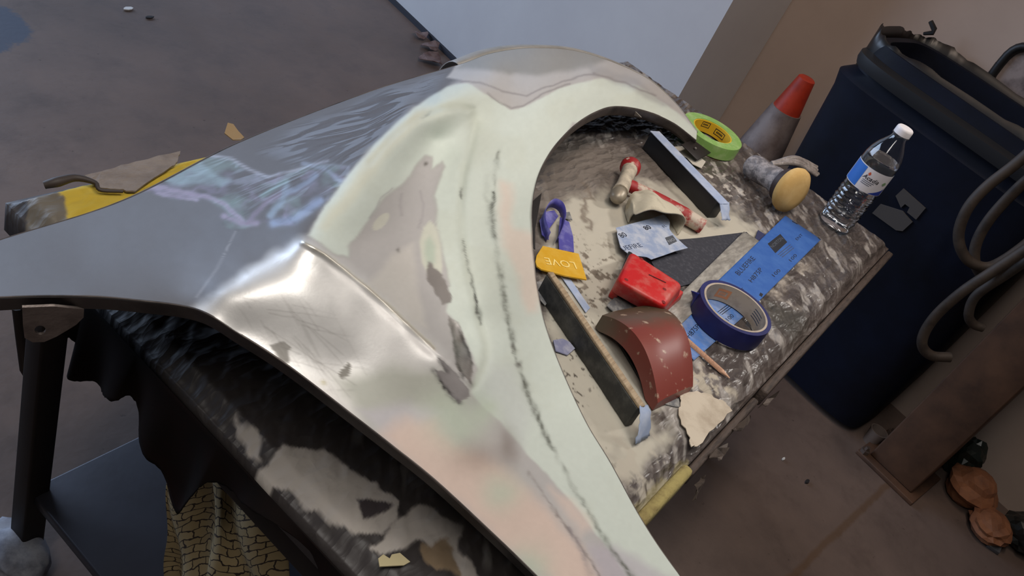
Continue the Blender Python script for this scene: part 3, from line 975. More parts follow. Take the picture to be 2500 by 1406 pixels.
bc, brh, bpw, bcr = bench_colours(BX, BY, GX, GY)
hz = fbm(GX / .03, GY / .03, 70) * 0.004 + np.clip(bcr, -0.2, 0.3) * 0.0035 * (1 - bpw)
rim = np.minimum(np.minimum(GX - X0, X1 - GX), np.minimum(GY - Y0, Y1 - GY))
hz = hz * sstep(0, 0.01, rim) - 0.014 * (1 - sstep(0, 0.02, rim)) ** 1
hz = np.minimum(hz - 0.001, 0.0)
tf = []
for i in range(NXT - 1):
    a = np.arange(i * NYT, i * NYT + NYT - 1)
    tf.append(np.stack([a, a + NYT, a + NYT + 1, a + 1], 1))
tf = np.concatenate(tf).tolist()
# side walls of the pad
ring = [i * NYT for i in range(NXT)] + [(NXT - 1) * NYT + j for j in range(1, NYT)] + [i * NYT + NYT - 1 for i in range(NXT - 2, -1, -1)] + [j for j in range(NYT - 2, 0, -1)]
tv = np.stack([GX, GY, T + hz], 1)
base = len(tv)
low = tv[ring].copy(); low[:, 2] = T - 0.05
cx0, cy0 = (X0 + X1) / 2, (Y0 + Y1) / 2
low2 = low.copy()
tv = np.vstack([tv, low])
nr = len(ring)
for k in range(nr):
    tf.append((ring[k], base + k, base + (k + 1) % nr, ring[(k + 1) % nr]))
tf.append(tuple(base + k for k in range(nr - 1, -1, -1)))
filmv = np.clip(0.75 - bpw - 0.45 * (GX < 0.52), 0.08, 1); allc = np.vstack([bc, bc[ring] * 0.9]); allr = np.concatenate([brh, brh[ring]])
bmt, bt, bb = attr_mat('dusty_film')
_tc = N(bt, 'ShaderNodeTexCoord'); _mp = N(bt, 'ShaderNodeMapping'); _mp.inputs['Scale'].default_value = (0.8, 2.9, 1.0); _mp.inputs['Rotation'].default_value = (0, 0, -0.7)
bt.links.new(_tc.outputs['Object'], _mp.inputs[0])
_w = N(bt, 'ShaderNodeTexNoise'); _w.inputs['Scale'].default_value = 18; _w.inputs['Detail'].default_value = 3
bt.links.new(_tc.outputs['Object'], _w.inputs[0])
_mx = N(bt, 'ShaderNodeMix', data_type='RGBA', blend_type='ADD'); _mx.inputs[0].default_value = 0.06
bt.links.new(_mp.outputs[0], _mx.inputs[6]); bt.links.new(_w.outputs['Color'], _mx.inputs[7])
_n = N(bt, 'ShaderNodeTexVoronoi'); _n.inputs['Scale'].default_value = 26
bt.links.new(_mx.outputs[2], _n.inputs[0])
_n2 = N(bt, 'ShaderNodeTexVoronoi'); _n2.inputs['Scale'].default_value = 70
bt.links.new(_mx.outputs[2], _n2.inputs[0])
_ad = N(bt, 'ShaderNodeMath', operation='MULTIPLY_ADD'); bt.links.new(_n2.outputs['Distance'], _ad.inputs[0]); _ad.inputs[1].default_value = 0.18
bt.links.new(_n.outputs['Distance'], _ad.inputs[2])
_pa = N(bt, 'ShaderNodeAttribute', attribute_name='film'); _b = N(bt, 'ShaderNodeBump'); bt.links.new(_pa.outputs['Fac'], _b.inputs['Strength'])
_b.inputs['Distance'].default_value = 0.009
bt.links.new(_ad.outputs[0], _b.inputs['Height']); bt.links.new(_b.outputs[0], bb.inputs['Normal'])
top = mesh('padded_top', tv, tf, bmt, bench)
set_attrs(top.data, allc, metal=np.zeros(len(tv)), rough=allr, film=np.concatenate([filmv, filmv[ring] * 0.5]))

WOODD = mat('dirty_edge_wood', (76, 63, 56), 0.7, 0, (48, 39, 35), 18, bump=0.3, stretch=(2, 12, 12))
bar('edge_trim', (1.02, Y0 - 0.007, T - 0.042), (X1 - 0.003, Y0 - 0.007, T - 0.042), 0.012, 0.026, WOODD, bench, 0.003)
bar('edge_trim', (0.80, Y0 - 0.006, T - 0.045), (1.005, Y0 - 0.006, T - 0.045), 0.010, 0.022, WOODD, bench, 0.003)
bar('foam_edge', (0.60, Y0 - 0.003, T - 0.049), (0.79, Y0 - 0.003, T - 0.049), 0.014, 0.041, mat('yellow_foam', (160, 146, 92), 0.95, 0, (128, 112, 70), 40, bump=0.6, bscale=120), bench, 0.005)
FRAME = mat('dark_painted_steel', (30, 23, 21), 0.6, 0.0, (20, 15, 14), 14, spec=0.25)
for nm, a_, b_2 in (('side_rail', (X0 + .03, Y0 + .035, 0), (X1 - .03, Y0 + .035, 0)), ('side_rail', (X0 + .03, Y1 - .035, 0), (X1 - .03, Y1 - .035, 0)),
                    ('end_rail', (X0 + .035, Y0 + .05, 0), (X0 + .035, Y1 - .05, 0)), ('end_rail', (X1 - .035, Y0 + .05, 0), (X1 - .035, Y1 - .05, 0))):
    bar(nm, (a_[0], a_[1], T - 0.105), (b_2[0], b_2[1], T - 0.105), 0.04, 0.055, FRAME, bench, 0.004)
for lx, ly in ((X0 + .035, Y1 - .035), (X0 + .035, Y0 + .035), (X1 - .035, Y0 + .035), (X1 - .035, Y1 - .035)):
    lg = bar('leg', (lx, ly, 0.0), (lx, ly, T - 0.0505), 0.032, 0.032, FRAME, bench, 0.003, (1, 0, 0))
    for v in lg.data.vertices: v.co.x -= 0.016
# gusset strap on the visible leg
tube('gusset_strap', [Px(42, 752, X0 + .035), Px(50, 820, X0 + .035), Px(60, 900, X0 + .035), Px(100, 965, X0 + .035)], 0.006, FRAME, bench, 8)
SHELFM = mat('dark_steel_shelf', (58, 58, 66), 0.42, 0.5, (46, 44, 48), 3, 0.35, 0.7, bump=0.05, bscale=40)
box('lower_shelf', X0 + .03, X1 - .03, Y0 + .05, Y1 - .035, 0.152, 0.17, SHELFM, bench, 0.003)

# torn film flaps at the left corner
FILMB = mat('brown_wrapping_film', (128, 116, 106), 0.5, 0, (108, 96, 88), 24, bump=0.4, bscale=70)
fl1 = [tp(*q, 0.0015) for q in [(205, 432), (260, 418), (330, 398), (440, 372), (432, 398), (420, 408), (330, 470), (290, 466), (245, 462), (228, 452), (222, 440)]]
flake('torn_wrap', fl1, FILMB, bench, 0.0022, 0.0, 0.0007, 3, 4)
tube('rolled_wrap_edge', [tp(108, 452, .004), tp(140, 444, .008), tp(185, 434, .008), tp(232, 446, .008), tp(245, 464, .006), tp(300, 468, .005)], [.004, .0055, .004, .0025, .002, .0015], mat('dark_wrap_edge', (54, 44, 38), 0.6), bench, 8, 24)
# black sheet hanging off the near end of the bench
hang = [(188, 775), (186, 800), (200, 818), (206, 850), (197, 880), (200, 905), (215, 918), (240, 925), (262, 945), (290, 955), (318, 964), (332, 958),
        (350, 1000), (368, 1050), (392, 1100), (415, 1140), (437, 1245), (470, 1225), (505, 1190), (530, 1165), (560, 1180), (600, 1205), (640, 1215),
        (700, 1260), (760, 1330), (800, 1400), (860, 1480), (980, 1600)]
hp = spline([Px(a, b, X0 - 0.006) for a, b in hang], 160)
rs = np.random.RandomState(8)
ny = 16; hv = []; hf = []
for i, q in enumerate(hp):
    tz = T - 0.012
    ty = q[1] if i else q[1]
    s = i / (len(hp) - 1)
    for j in range(ny + 1):
        w = j / ny
        z = tz * (1 - w) + (q[2] + (rs.randn() * 0.0006 if j == ny else 0)) * w
        hv.append((X0 - 0.006 - 0.012 * w * (0.5 + 0.5 * math.sin(s * 40)) - 0.004, min(q[1], Y1 - 0.03), z))
for i in range(len(hp) - 1):
    for j in range(ny):
        a = i * (ny + 1) + j
        hf.append((a, a + ny + 1, a + ny + 2, a + 1))
hs = mesh('hanging_sheet', hv, hf, mat('black_torn_plastic', (15, 12, 11), 0.85, 0, (26, 14, 12), 5, spec=0.1), bench)
solidify(hs, 0.001, 0)

# torn scraps of film along the near right edge
TORN = mat('grimy_tape', (86, 75, 68), 0.6, 0, (44, 36, 32), 60)
for k, pl in enumerate(([(1760, 1040), (1800, 1010), (1806, 1016), (1780, 1050)], [(1700, 1105), (1740, 1080), (1742, 1100), (1722, 1128), (1708, 1120)],
                        [(1664, 1180), (1690, 1150), (1694, 1160), (1672, 1200), (1664, 1212)], [(1830, 985), (1865, 955), (1870, 960), (1840, 995)])):
    flake('torn_tape', [P(a, b, T - 0.03) + np.array([0, -0.012, 0]) for a, b in pl], TORN, bench, 0.001, 0.02, 0.001, 20 + k, 3)

# ------------------------------------------------------------------ things on the bench
# white paper stuck at the near right edge
o = flake('torn_paper', [tp(*q, 0.0025) for q in [(1657, 962), (1700, 957), (1735, 966), (1770, 985), (1786, 1005), (1740, 1050), (1700, 1092), (1686, 1094), (1676, 1060), (1655, 1015), (1660, 985)]],
          mat('dirty_paper', (196, 184, 166), 0.85, 0, (170, 156, 138), 20), None, 0.0012, 0.0015, 0.0012, 5, 4)
tag(o, 'torn cream paper piece stuck to the bench edge beside the red-brown block', 'paper')

# green masking tape
gt = thing('masking_tape', 'roll of light green masking tape with yellow core by the fender nose', 'tape', (1.556, 0.411, T))
gc = (1.556, 0.411, T + 0.001)
lathe('tape_winding', [(0.040, 0.0), (0.0605, 0.0), (0.0608, 0.012), (0.0605, 0.024), (0.040, 0.0245)], gc, mat('green_tape', (134, 176, 92), 0.5, 0, (160, 190, 122), 60), gt, closed=True, n=72)
lathe('cardboard_core', [(0.0375, -0.0), (0.0399, -0.0), (0.0399, 0.0235), (0.0375, 0.0235)], gc, mat('yellow_core', (222, 178, 34), 0.6), gt, closed=True, n=72)
# small printed box on the far inner face of the core
def core_pt(c, r, ang, z): return np.array([c[0] + r * math.cos(ang), c[1] + r * math.sin(ang), c[2] + z])
def core_box(parent, c, r, a0, a1, z0, z1, w, m, name='core_print'):
    v = []; f = []
    def quad(x0, x1, y0, y1):
        b = len(v); n = 6
        for k in range(n + 1):
            a = x0 + (x1 - x0) * k / n
            v.append(core_pt(c, r, a, y0)); v.append(core_pt(c, r, a, y1))
        for k in range(n): f.append((b + 2 * k, b + 2 * k + 2, b + 2 * k + 3, b + 2 * k + 1))
    dw = w / r
    quad(a0, a1, z0, z0 + w); quad(a0, a1, z1 - w, z1); quad(a0, a0 + dw, z0, z1); quad(a1 - dw, a1, z0, z1)
    n_ = 5
    for k in range(n_):
        aa = a0 + (a1 - a0) * (0.14 + 0.72 * k / n_)
        quad(aa, aa + (a1 - a0) * 0.1, z0 + (z1 - z0) * 0.35, z0 + (z1 - z0) * 0.65)
    return mesh(name, v, f, m, parent, False)
core_box(gt, gc, 0.0372, 0.15, -0.42, 0.006, 0.018, 0.0014, INK)
core_box(gt, gc, 0.0372, 0.95, 0.55, 0.010, 0.021, 0.0012, INK)

# long black sanding board at the back with pale blue paper folded over
bb0, bb1 = tp(1600, 322, .034), tp(1764, 492, .034)
bb0 = np.array([bb0[0], bb0[1], T]); bb1 = np.array([bb1[0], bb1[1], T])
lb = thing('sanding_board', 'long black sanding board topped with pale blue paper, under the fender nose', 'sanding block', (bb0 + bb1) / 2)
bar('board', bb0, bb1, 0.022, 0.033, mat('black_board', (22, 23, 27), 0.45), lb, 0.002)
BPAPER = mat('pale_blue_abrasive_paper', (150, 164, 192), 0.8, 0, (176, 184, 202), 40, 0.4, 0.65)
dd = (bb1 - bb0) / np.linalg.norm(bb1 - bb0)
bar('abrasive_paper', bb0 - dd * .002 + np.array([0, 0, .0332]), bb1 + dd * .006 + np.array([0, 0, .0332]), 0.0225, 0.0012, BPAPER, lb)
e = bb1 + dd * 0.004
sv = np.cross(dd, [0, 0, 1]) * 0.0112
sheet('folded_paper_end', [e - sv + [0, 0, .033], e + sv + [0, 0, .033], e + sv + dd * .022 + [0, 0, .016], e - sv + dd * .020 + [0, 0, .014]], BPAPER, lb, 10, 8, 0.001, 0.0006, 5, 0.001)

# white card under the nose tab
o = flake('card_scrap', [tp(*q, 0.002) for q in [(1640, 360), (1672, 358), (1690, 372), (1722, 396), (1712, 412), (1690, 402), (1676, 386), (1656, 378)]], mat('white_card', (196, 190, 178), 0.8), None, 0.001, 0.001)
tag(o, 'small white card scrap on the bench below the fender nose tab', 'scrap')

# sanding pad with yellow foam disc and dusty wrapped handle
pc = np.array(tp(1936, 466, .044))
vw = np.array([0, 0, HT]) - pc; vw /= np.linalg.norm(vw)
pn = 0.62 * vw + 0.78 * (0.85 * CAM[:, 0] - 0.52 * CAM[:, 1]); pn /= np.linalg.norm(pn)
pd = thing('sanding_pad', 'round yellow foam sanding pad on a dusty cylindrical handle lying on its side', 'sanding pad', (pc[0], pc[1], T))
lathe('foam_disc', [(0, -.006), (.030, -.006), (.0395, -.002), (.0415, .004), (.040, .010), (.033, .0155), (.02, .018), (0, .019)], pc - pn * .008, mat('yellow_foam_pad', (196, 160, 98), 0.9, 0, (206, 172, 112), 40), pd, pn, 56)
lathe('hub', [(.030, -.018), (.034, -.006)], pc - pn * .008, mat('brown_rubber', (48, 32, 30), 0.6), pd, pn, 40)
lathe('handle', [(0, -.098), (.016, -.098), (.021, -.094), (.0225, -.08), (.021, -.06), (.022, -.04), (.023, -.024), (.026, -.017), (.028, -.012)], pc - pn * .008,
      mat('dusty_grey_handle', (104, 100, 102), 0.6, 0, (158, 152, 152), 70, 0.45, 0.6, bump=0.4), pd, pn, 40, wob=lambda t, h: 1 + 0.05 * math.sin(3 * t + h * 200))

# bundle of clear film behind the pad
FILMC = mat('clear_film_bundle', (142, 134, 130), 0.25, 0, (176, 168, 164), 50, bump=0.6, bscale=90)
bv = []
s0, s1 = tp(1885, 402, 0.004), tp(1990, 422, 0.004)
o = thing('film_bundle', 'crumpled strip of clear plastic film behind the yellow sanding pad', 'plastic film', tp(1935, 410, 0))
for k in range(6):
    a = s0 + np.array([0.004 * k, 0.004 * math.sin(k), 0]); b = s1 + np.array([0.003 * k - .006, -0.006 * math.cos(k * 2), 0.004 * (k % 3)])
    mid = (a + b) / 2 + np.array([0.008 * math.sin(k * 1.7), 0.006, 0.012 + 0.004 * math.sin(k * 2.3)])
    tube('film_fold', [a, mid, b], [.004, .006, .004], FILMC, o, 7, 14)

# water bottle
bx, by = 1.588, 0.136
wb = thing('water_bottle', 'half-full clear plastic water bottle with white cap and blue-white label', 'bottle', (bx, by, T))
bo = np.array([bx, by, T + 0.001])
prof = [(0.0, 0.004), (0.018, 0.002), (0.026, 0.0), (0.0305, 0.003), (0.032, 0.009), (0.0318, 0.018)]
z = 0.022
while z < 0.080:
    prof += [(0.0300, z), (0.0315, z + 0.0035), (0.0318, z + 0.005), (0.0302, z + 0.0082)]
    z += 0.0088
prof += [(0.0315, 0.0875), (0.032, 0.091), (0.032, 0.130), (0.0322, 0.136), (0.0317, 0.146), (0.0295, 0.157), (0.0245, 0.169), (0.0185, 0.179), (0.0145, 0.186), (0.0132, 0.190),
         (0.0132, 0.194), (0.0155, 0.1945), (0.0155, 0.196), (0.0125, 0.197), (0.0125, 0.201)]
inner_p = [(max(r - 0.0006, 0.0), zz + 0.0006) for r, zz in prof][::-1]
PET, ptn, ppb = new_mat('clear_plastic')
ppb.inputs['Base Color'].default_value = (0.93, 0.95, 0.97, 1); ppb.inputs['Roughness'].default_value = 0.03
ppb.inputs['Transmission Weight'].default_value = 1.0; ppb.inputs['IOR'].default_value = 1.45
swirl = lambda t, h: 1 + (0.012 * math.sin(t * 2 + h * 330) if 0.02 < h < 0.086 else 0.0)
lathe('bottle_body', prof + inner_p, bo, PET, wb, n=72, wob=swirl)
WAT, wtn, wpb = new_mat('water')
wpb.inputs['Base Color'].default_value = (0.97, 0.98, 1, 1); wpb.inputs['Roughness'].default_value = 0.0
wpb.inputs['Transmission Weight'].default_value = 1.0; wpb.inputs['IOR'].default_value = 1.33
wprof = [(max(r - 0.0009, 0), zz + 0.0009) for r, zz in prof if zz < 0.1465]
wprof.append((0.0, wprof[-1][1]))
lathe('water', wprof, bo, WAT, wb, n=72, wob=swirl)
lathe('cap', [(0.0, 0.2095), (0.0125, 0.2095), (0.0142, 0.208), (0.0148, 0.205), (0.0148, 0.1965), (0.0135, 0.1962)], bo, mat('white_cap', (226, 222, 224), 0.45), wb, n=48)
view_a = math.atan2(-by, -bx)
def bpt(a, z, r=0.0326): return np.array([bx + r * math.cos(view_a - a), by + r * math.sin(view_a - a), T + 0.001 + z])
def curved_patch(name, a0, a1, z0, z1, m, r, parent, shape=None):
    n = 28; v = []; f = []
    for i in range(n + 1):
        a = a0 + (a1 - a0) * i / n
        lo, hi = (z0, z1) if shape is None else shape(i / n)
        v.append(bpt(a, lo, r)); v.append(bpt(a, hi, r))
    for i in range(n): f.append((2 * i, 2 * i + 2, 2 * i + 3, 2 * i + 1))
    return mesh(name, v, f, m, parent)
lab = curved_patch('label', -math.pi, math.pi, 0.0890, 0.1310, mat('label_white', (214, 210, 214), 0.5), 0.0326, wb)
LBLUE = mat('label_blue', (38, 104, 190), 0.4)
curved_patch('label_blue_panel', 0.35, 1.35, 0.0905, 0.1295, LBLUE, 0.0328, lab)
curved_patch('label_blue_corner', -1.35, -0.45, 0, 0, mat('label_dark_blue', (36, 60, 150), 0.4), 0.0328, lab, lambda u: (0.0902, 0.0904 + 0.014 * (1 - u)))
curved_patch('label_emblem', -0.02, 0.14, 0, 0, mat('label_orange', (196, 92, 60), 0.5), 0.0328, lab, lambda u: (0.1215 - 0.003 * math.sin(u * math.pi), 0.1215 + 0.0035 * math.sin(u * math.pi)))
curved_patch('label_leaf', -1.15, -0.85, 0, 0, mat('label_green', (120, 150, 110), 0.5), 0.0328, lab, lambda u: (0.114 - 0.003 * math.sin(u * math.pi), 0.114 + 0.004 * math.sin(u * math.pi)))
a_r = bpt(-0.62, 0.1110, 0.0334); a_l = bpt(0.30, 0.1110, 0.0334)
nm_ = text_w('label_name', 'Acadia', a_l, a_r - a_l, np.array([0, 0, 0.0075]), INK, lab, 0.25, 0.01)
for v in nm_.data.vertices:               # wrap the lettering round the bottle
    wv = v.co + root_loc(lab)
    ang = math.atan2(wv.y - by, wv.x - bx)
    v.co.x += (bx + 0.0330 * math.cos(ang)) - wv.x; v.co.y += (by + 0.0330 * math.sin(ang)) - wv.y
for k in range(3):
    curved_patch('label_small_print', -0.45 + 0.08 * k, 0.22, 0.1078 - 0.003 * k, 0.1087 - 0.003 * k, INKG, 0.0329, lab)

# hammer
hm = thing('hammer', 'dusty red hammer with a round-ended head lying under the fender arch', 'hammer', tp(1530, 440, 0))
RED = mat('red_handle', (150, 28, 30), 0.55, 0, (190, 176, 160), 26, 0.50, 0.60)
DUSTY = mat('dusty_metal', (150, 140, 126), 0.8, 0.1, (198, 186, 166), 30, 0.4, 0.6)
tube('handle', [tp(1536, 452, .018), tp(1610, 490, .016), tp(1670, 525, .014), tp(1716, 553, .012)], [.010, .011, .0125, .012], RED, hm, 14, 30)
tube('head', [tp(1538, 412, .022), tp(1530, 432, .022), tp(1522, 452, .020), tp(1514, 468, .018)], [.013, .011, .011, .0125], DUSTY, hm, 16, 20)
lathe('striking_face', [(0, -.006), (.013, -.006), (.0165, 0), (.0165, .008), (.014, .014), (.006, .0175), (0, .018)], tp(1538, 411, .022), mat('red_face', (150, 30, 32), 0.5, 0, (200, 186, 168), 60, 0.55, 0.62), hm, tp(1541, 398, .022) - tp(1530, 432, .022), 24)
tube('round_end', [tp(1515, 466, .018), tp(1510, 476, .017), tp(1505, 486, .015), tp(1502, 492, .013)], [.009, .013, .010, .003], mat('worn_steel_end', (150, 140, 124), 0.45, 0.4), hm, 16, 14)

# cut dusty plastic cup lying on the hammer handle
mouth = spline([tp(*q) for q in [(1534, 545, 0), (1541, 528, .014), (1556, 519, .030), (1598, 514, .040), (1640, 520, .040), (1672, 534, .030), (1668, 552, .014), (1654, 574, 0)]], 44)
back = spline([tp(*q) for q in [(1526, 520, 0), (1529, 500, .010), (1538, 480, .020), (1554, 466, .026), (1578, 466, .028), (1600, 478, .020), (1612, 492, .010), (1618, 508, 0)]], 44)
verts = []; faces = []; nl = 18; na = 44
rs = np.random.RandomState(31)
for i in range(nl + 1):
    w = i / nl
    for k in range(na):
        q = back[k] * (1 - w) + mouth[k] * w
        lift = math.sin(k / (na - 1) * math.pi)
        q = q + np.array([0, 0, lift * (0.006 * math.sin(w * math.pi) + 0.0022 * math.sin(k * 0.55 + w * 5) - 0.004 * math.exp(-((k - 12) / 2.5) ** 2) * math.sin(w * 2.6) + 0.003 * math.exp(-((k - 9) / 2.0) ** 2))])
        q[2] = max(q[2], T + 0.0005)
        verts.append(q)
for i in range(nl):
    for k in range(na - 1): faces.append((i * na + k, i * na + k + 1, (i + 1) * na + k + 1, (i + 1) * na + k))
faces.append(tuple(range(na)))
cp = mesh('plastic_cup', verts, faces, mat('powdered_plastic', (190, 182, 162), 0.85, 0, (140, 132, 116), 24, 0.5, 0.72, bump=0.5, bscale=60), None)
solidify(cp, 0.002, 0)
tag(cp, 'crushed powder-covered plastic cup lying open over the hammer handle', 'cup')

# sheets of abrasive paper
SAND_B = mat('blue_abrasive_paper', (36, 86, 160), 0.7, 0, (56, 102, 170), 30, 0.4, 0.7)
SAND_L = mat('dusty_blue_abrasive_paper', (140, 154, 182), 0.8, 0, (176, 182, 196), 50, 0.42, 0.62)
SAND_D = mat('dark_grit', (46, 47, 56), 0.85, 0, (70, 70, 78), 160, 0.5, 0.7)
GREY_S = mat('dusty_grey_abrasive', (104, 104, 106), 0.85, 0, (150, 148, 144), 90, 0.45, 0.65)

o = flake('abrasive_sheet', [tp(*q, 0.001) for q in [(1590, 640), (1640, 587), (1700, 582), (1822, 567), (1836, 580), (1700, 690), (1660, 700), (1625, 700)]], SAND_D, None, 0.0008)
tag(o, 'dark grit-side abrasive sheet on the bench between the red block and clear strip', 'sandpaper')
# long clear strip
q4 = [tp(1815, 567, .004), tp(1862, 597, .004), tp(1655, 800, .003), tp(1600, 778, .003)]
o = sheet('clear_strip', q4, mat('dusty_clear_plastic', (126, 122, 116), 0.45, 0, (168, 164, 156), 34, 0.42, 0.66, bump=0.3, stretch=(1, 3, 1)), None, 20, 8, 0.0004, 0.0015, 2)
tag(o, 'dusty clear plastic strip alongside the bright blue sandpaper sheet', 'plastic strip')
# bright blue sheet
bs_pts = [tp(1917, 527, .0056), tp(2004, 585, .0056), tp(1845, 743, .0056), tp(1748, 690, .0056)]
bs = sheet('blue_sandpaper', bs_pts, SAND_B, None, 30, 12, 0.00003, 0.0006, 4)
tag(bs, 'bright blue printed sandpaper strip beside the bottle and under the blue tape', 'sandpaper')
PH = 0.00628
text_px('printed_name', 'BLUEFIRE', (1805, 673), (1845, 632), (1795, 664), PH, INK, bs)
text_px('printed_code', 'H875P', (1836, 690), (1863, 659), (1827, 682), PH, INK, bs)
text_px('printed_grit', '100', (1891, 676), (1907, 661), (1885, 669), PH, INK, bs)
text_px('printed_grit', '100', (1932, 639), (1947, 624), (1926, 633), PH, INK, bs)
text_px('printed_grit', '1', (1860, 725), (1863, 718), (1854, 719), PH, INK, bs)
text_px('printed_word', 'ENT', (1947, 587), (1961, 574), (1942, 582), PH, INK, bs)
text_px('printed_word', 'NT', (1809, 715), (1818, 706), (1805, 709), PH, INK, bs)
lg_ = [(1874, 595), (1905, 571), (1922, 591), (1893, 618)]
flake('printed_logo', [tp(a, b, PH) for a, b in lg_], mat('logo_ink', (24, 28, 38), 0.6), bs, 0.00005)
text_px('logo_lettering', 'NORTON', (1887, 606), (1913, 583), (1881, 599), PH + 0.00008, mat('logo_grey', (82, 88, 98), 0.7), bs)
for k in range(3):
    a0 = (1899 + 5 * k, 622 + 3 * k); a1 = (1930 + 4 * k, 597 + 4 * k)
    v = np.array(tp(*a0, PH)); w_ = np.array(tp(*a1, PH)); nrm2 = np.cross(w_ - v, [0, 0, 1]); nrm2 = nrm2 / np.linalg.norm(nrm2) * 0.0006
    flake('printed_small_line', [v - nrm2, w_ - nrm2, w_ + nrm2, v + nrm2], INKG, bs, 0.00005)
for a, b in (((1934, 540), (1947, 547)), ((1997, 579), (2003, 585))):
    v = np.array(tp(*a, PH)); w_ = np.array(tp(*b, PH)); nrm2 = np.cross(w_ - v, [0, 0, 1]); nrm2 = nrm2 / np.linalg.norm(nrm2) * 0.0018
    flake('printed_bar', [v - nrm2, w_ - nrm2, w_ + nrm2, v + nrm2], INK, bs, 0.00005)

o = flake('abrasive_offcut', [tp(*q, 0.002) for q in [(1843, 584), (1850, 562), (1866, 572), (1880, 590), (1862, 600)]], mat('dark_blue_paper', (40, 44, 82), 0.7), None, 0.0008)
tag(o, 'dark blue paper offcut peeking out beneath the bright blue sandpaper', 'sandpaper')

# second printed sheet under the tape
b2 = sheet('blue_sandpaper', [tp(1612, 797, .002), tp(1722, 700, .002), tp(1816, 772, .002), tp(1694, 880, .002)], mat('faded_blue_abrasive_paper', (74, 118, 186), 0.75, 0, (128, 146, 182), 26, 0.42, 0.66), None, 24, 12, 0.00003, 0.0006, 9)
tag(b2, 'dusty blue printed sandpaper piece lying under the blue tape and stick', 'sandpaper')
PH2 = 0.00268
text_px('printed_name', 'BLUEFIRE', (1644, 806), (1688, 767), (1636, 797), PH2, INK, b2)
text_px('printed_code', 'H875P', (1684, 826), (1710, 798), (1675, 816), PH2, INK, b2)
text_px('printed_word', 'ENT', (1653, 851), (1666, 840), (1648, 845), PH2, INK, b2)
text_px('printed_grit', '100', (1779, 784), (1793, 772), (1772, 776), PH2, INK, b2)
for k in range(3):
    v = np.array(tp(1752 + 5 * k, 762 + 3 * k, PH2)); w_ = np.array(tp(1776 + 5 * k, 744 + 3 * k, PH2)); n_2 = np.cross(w_ - v, [0, 0, 1]); n_2 = n_2 / np.linalg.norm(n_2) * 0.0005
    flake('printed_small_line', [v - n_2, w_ - n_2, w_ + n_2, v + n_2], INK, b2, 0.00005)

# pale sheet with grit number 80
q80 = [(1503, 557), (1620, 524), (1634, 538), (1634, 560), (1650, 580), (1679, 606), (1590, 634), (1578, 628), (1540, 625), (1516, 606), (1508, 580)]
s8 = flake('worn_sandpaper', [tp(a, b, .010 + .004 * ((a - 1500) / 180)) for a, b in q80], SAND_L, None, 0.0007, 0.0, 0.0007, 2, 3)
tag(s8, 'pale dusty torn sandpaper marked 80, leaning between cup and red block', 'sandpaper')
pl8 = lambda a, b: tp(a, b, .0109 + .004 * ((a - 1500) / 180))
text_px('printed_grit', '80', (1519, 581), (1533, 576), (1516, 568), 0, INK, s8, pl8)
text_px('printed_grit', '80', (1579, 562), (1592, 557), (1577, 550), 0, INK, s8, pl8)
text_px('printed_name', 'UEFIRE', (1522, 612), (1570, 602), (1519, 601), 0, INKG, s8, pl8)
flake('printed_logo', [pl8(*q) for q in [(1624, 580), (1642, 574), (1653, 589), (1634, 598)]], mat('logo_ink_grey', (74, 78, 86), 0.7), s8, 0.00005)
text_px('logo_lettering', 'NO', (1634, 592), (1649, 586), (1631, 586), 0, mat('logo_pale', (150, 152, 158), 0.7), s8, lambda a, b: pl8(a, b) + np.array([0, 0, 0.0001]))
text_px('printed_word', 'FL', (1622, 556), (1629, 552), (1620, 549), 0, INKG, s8, pl8)

# red plastic block
rb = thing('red_sanding_block', 'dusty bright red plastic block with rounded corners beside the pale sandpaper', 'sanding block', tp(1570, 700, 0))
REDP = mat('red_plastic', (190, 22, 24), 0.45, 0, (190, 108, 98), 36, 0.46, 0.74, bump=0.15)
tq = [np.array(tp(a, b, .046)) for a, b in ((1507, 682), (1625, 750), (1667, 692), (1541, 610))]      # near-left, near-right, far-right, far-left
bq = [np.array(tp(a, b, 0)) for a, b in ((1483, 725), (1597, 789), (1660, 735), (1520, 655))]
bm = bmesh.new()
def lerp(a, b, t): return a * (1 - t) + b * t
low = [q.copy() for q in bq]
mid = [lerp(b, t_, 0.24) for b, t_ in zip(bq, tq)]
V = [bm.verts.new(list(q)) for q in mid + tq]
for f_ in ((0, 3, 2, 1), (4, 5, 6, 7), (0, 1, 5, 4), (1, 2, 6, 5), (2, 3, 7, 6), (3, 0, 4, 7)): bm.faces.new([V[i] for i in f_])
bmesh.ops.bevel(bm, geom=list(bm.edges), offset=0.0075, segments=4, profile=0.5, affect='EDGES')
sharp(from_bm('body', bm, REDP, rb), 60)
for (i, j, k, l) in ((0, 3, 0.0, 0.16), (0, 3, 0.86, 1.0)):
    a0 = lerp(low[0], low[1], k); a1 = lerp(low[0], low[1], l); c0 = lerp(low[3], low[2], k); c1 = lerp(low[3], low[2], l)
    ua = lerp(mid[0], mid[1], k); ub = lerp(mid[0], mid[1], l); uc = lerp(mid[3], mid[2], k); ud = lerp(mid[3], mid[2], l)
    upz = np.array([0, 0, .010])
    box8('foot', [a0, a1, c1, c0, ua + upz, ub + upz, ud + upz, uc + upz], REDP, rb, 0.0025)
box8('rubber_side_pad', [tp(1516, 664, .012), tp(1522, 668, .012), tp(1545, 624, .012), tp(1538, 620, .012), tp(1516, 660, .034), tp(1522, 662, .034), tp(1546, 618, .034), tp(1534, 612, .034)], BLACK, rb, 0.002)
a_ = np.array(tp(1584, 670, .0466)); b_3 = np.array(tp(1626, 690, .0466)); n_ = np.cross(b_3 - a_, [0, 0, 1]); n_ = n_ / np.linalg.norm(n_) * 0.0006
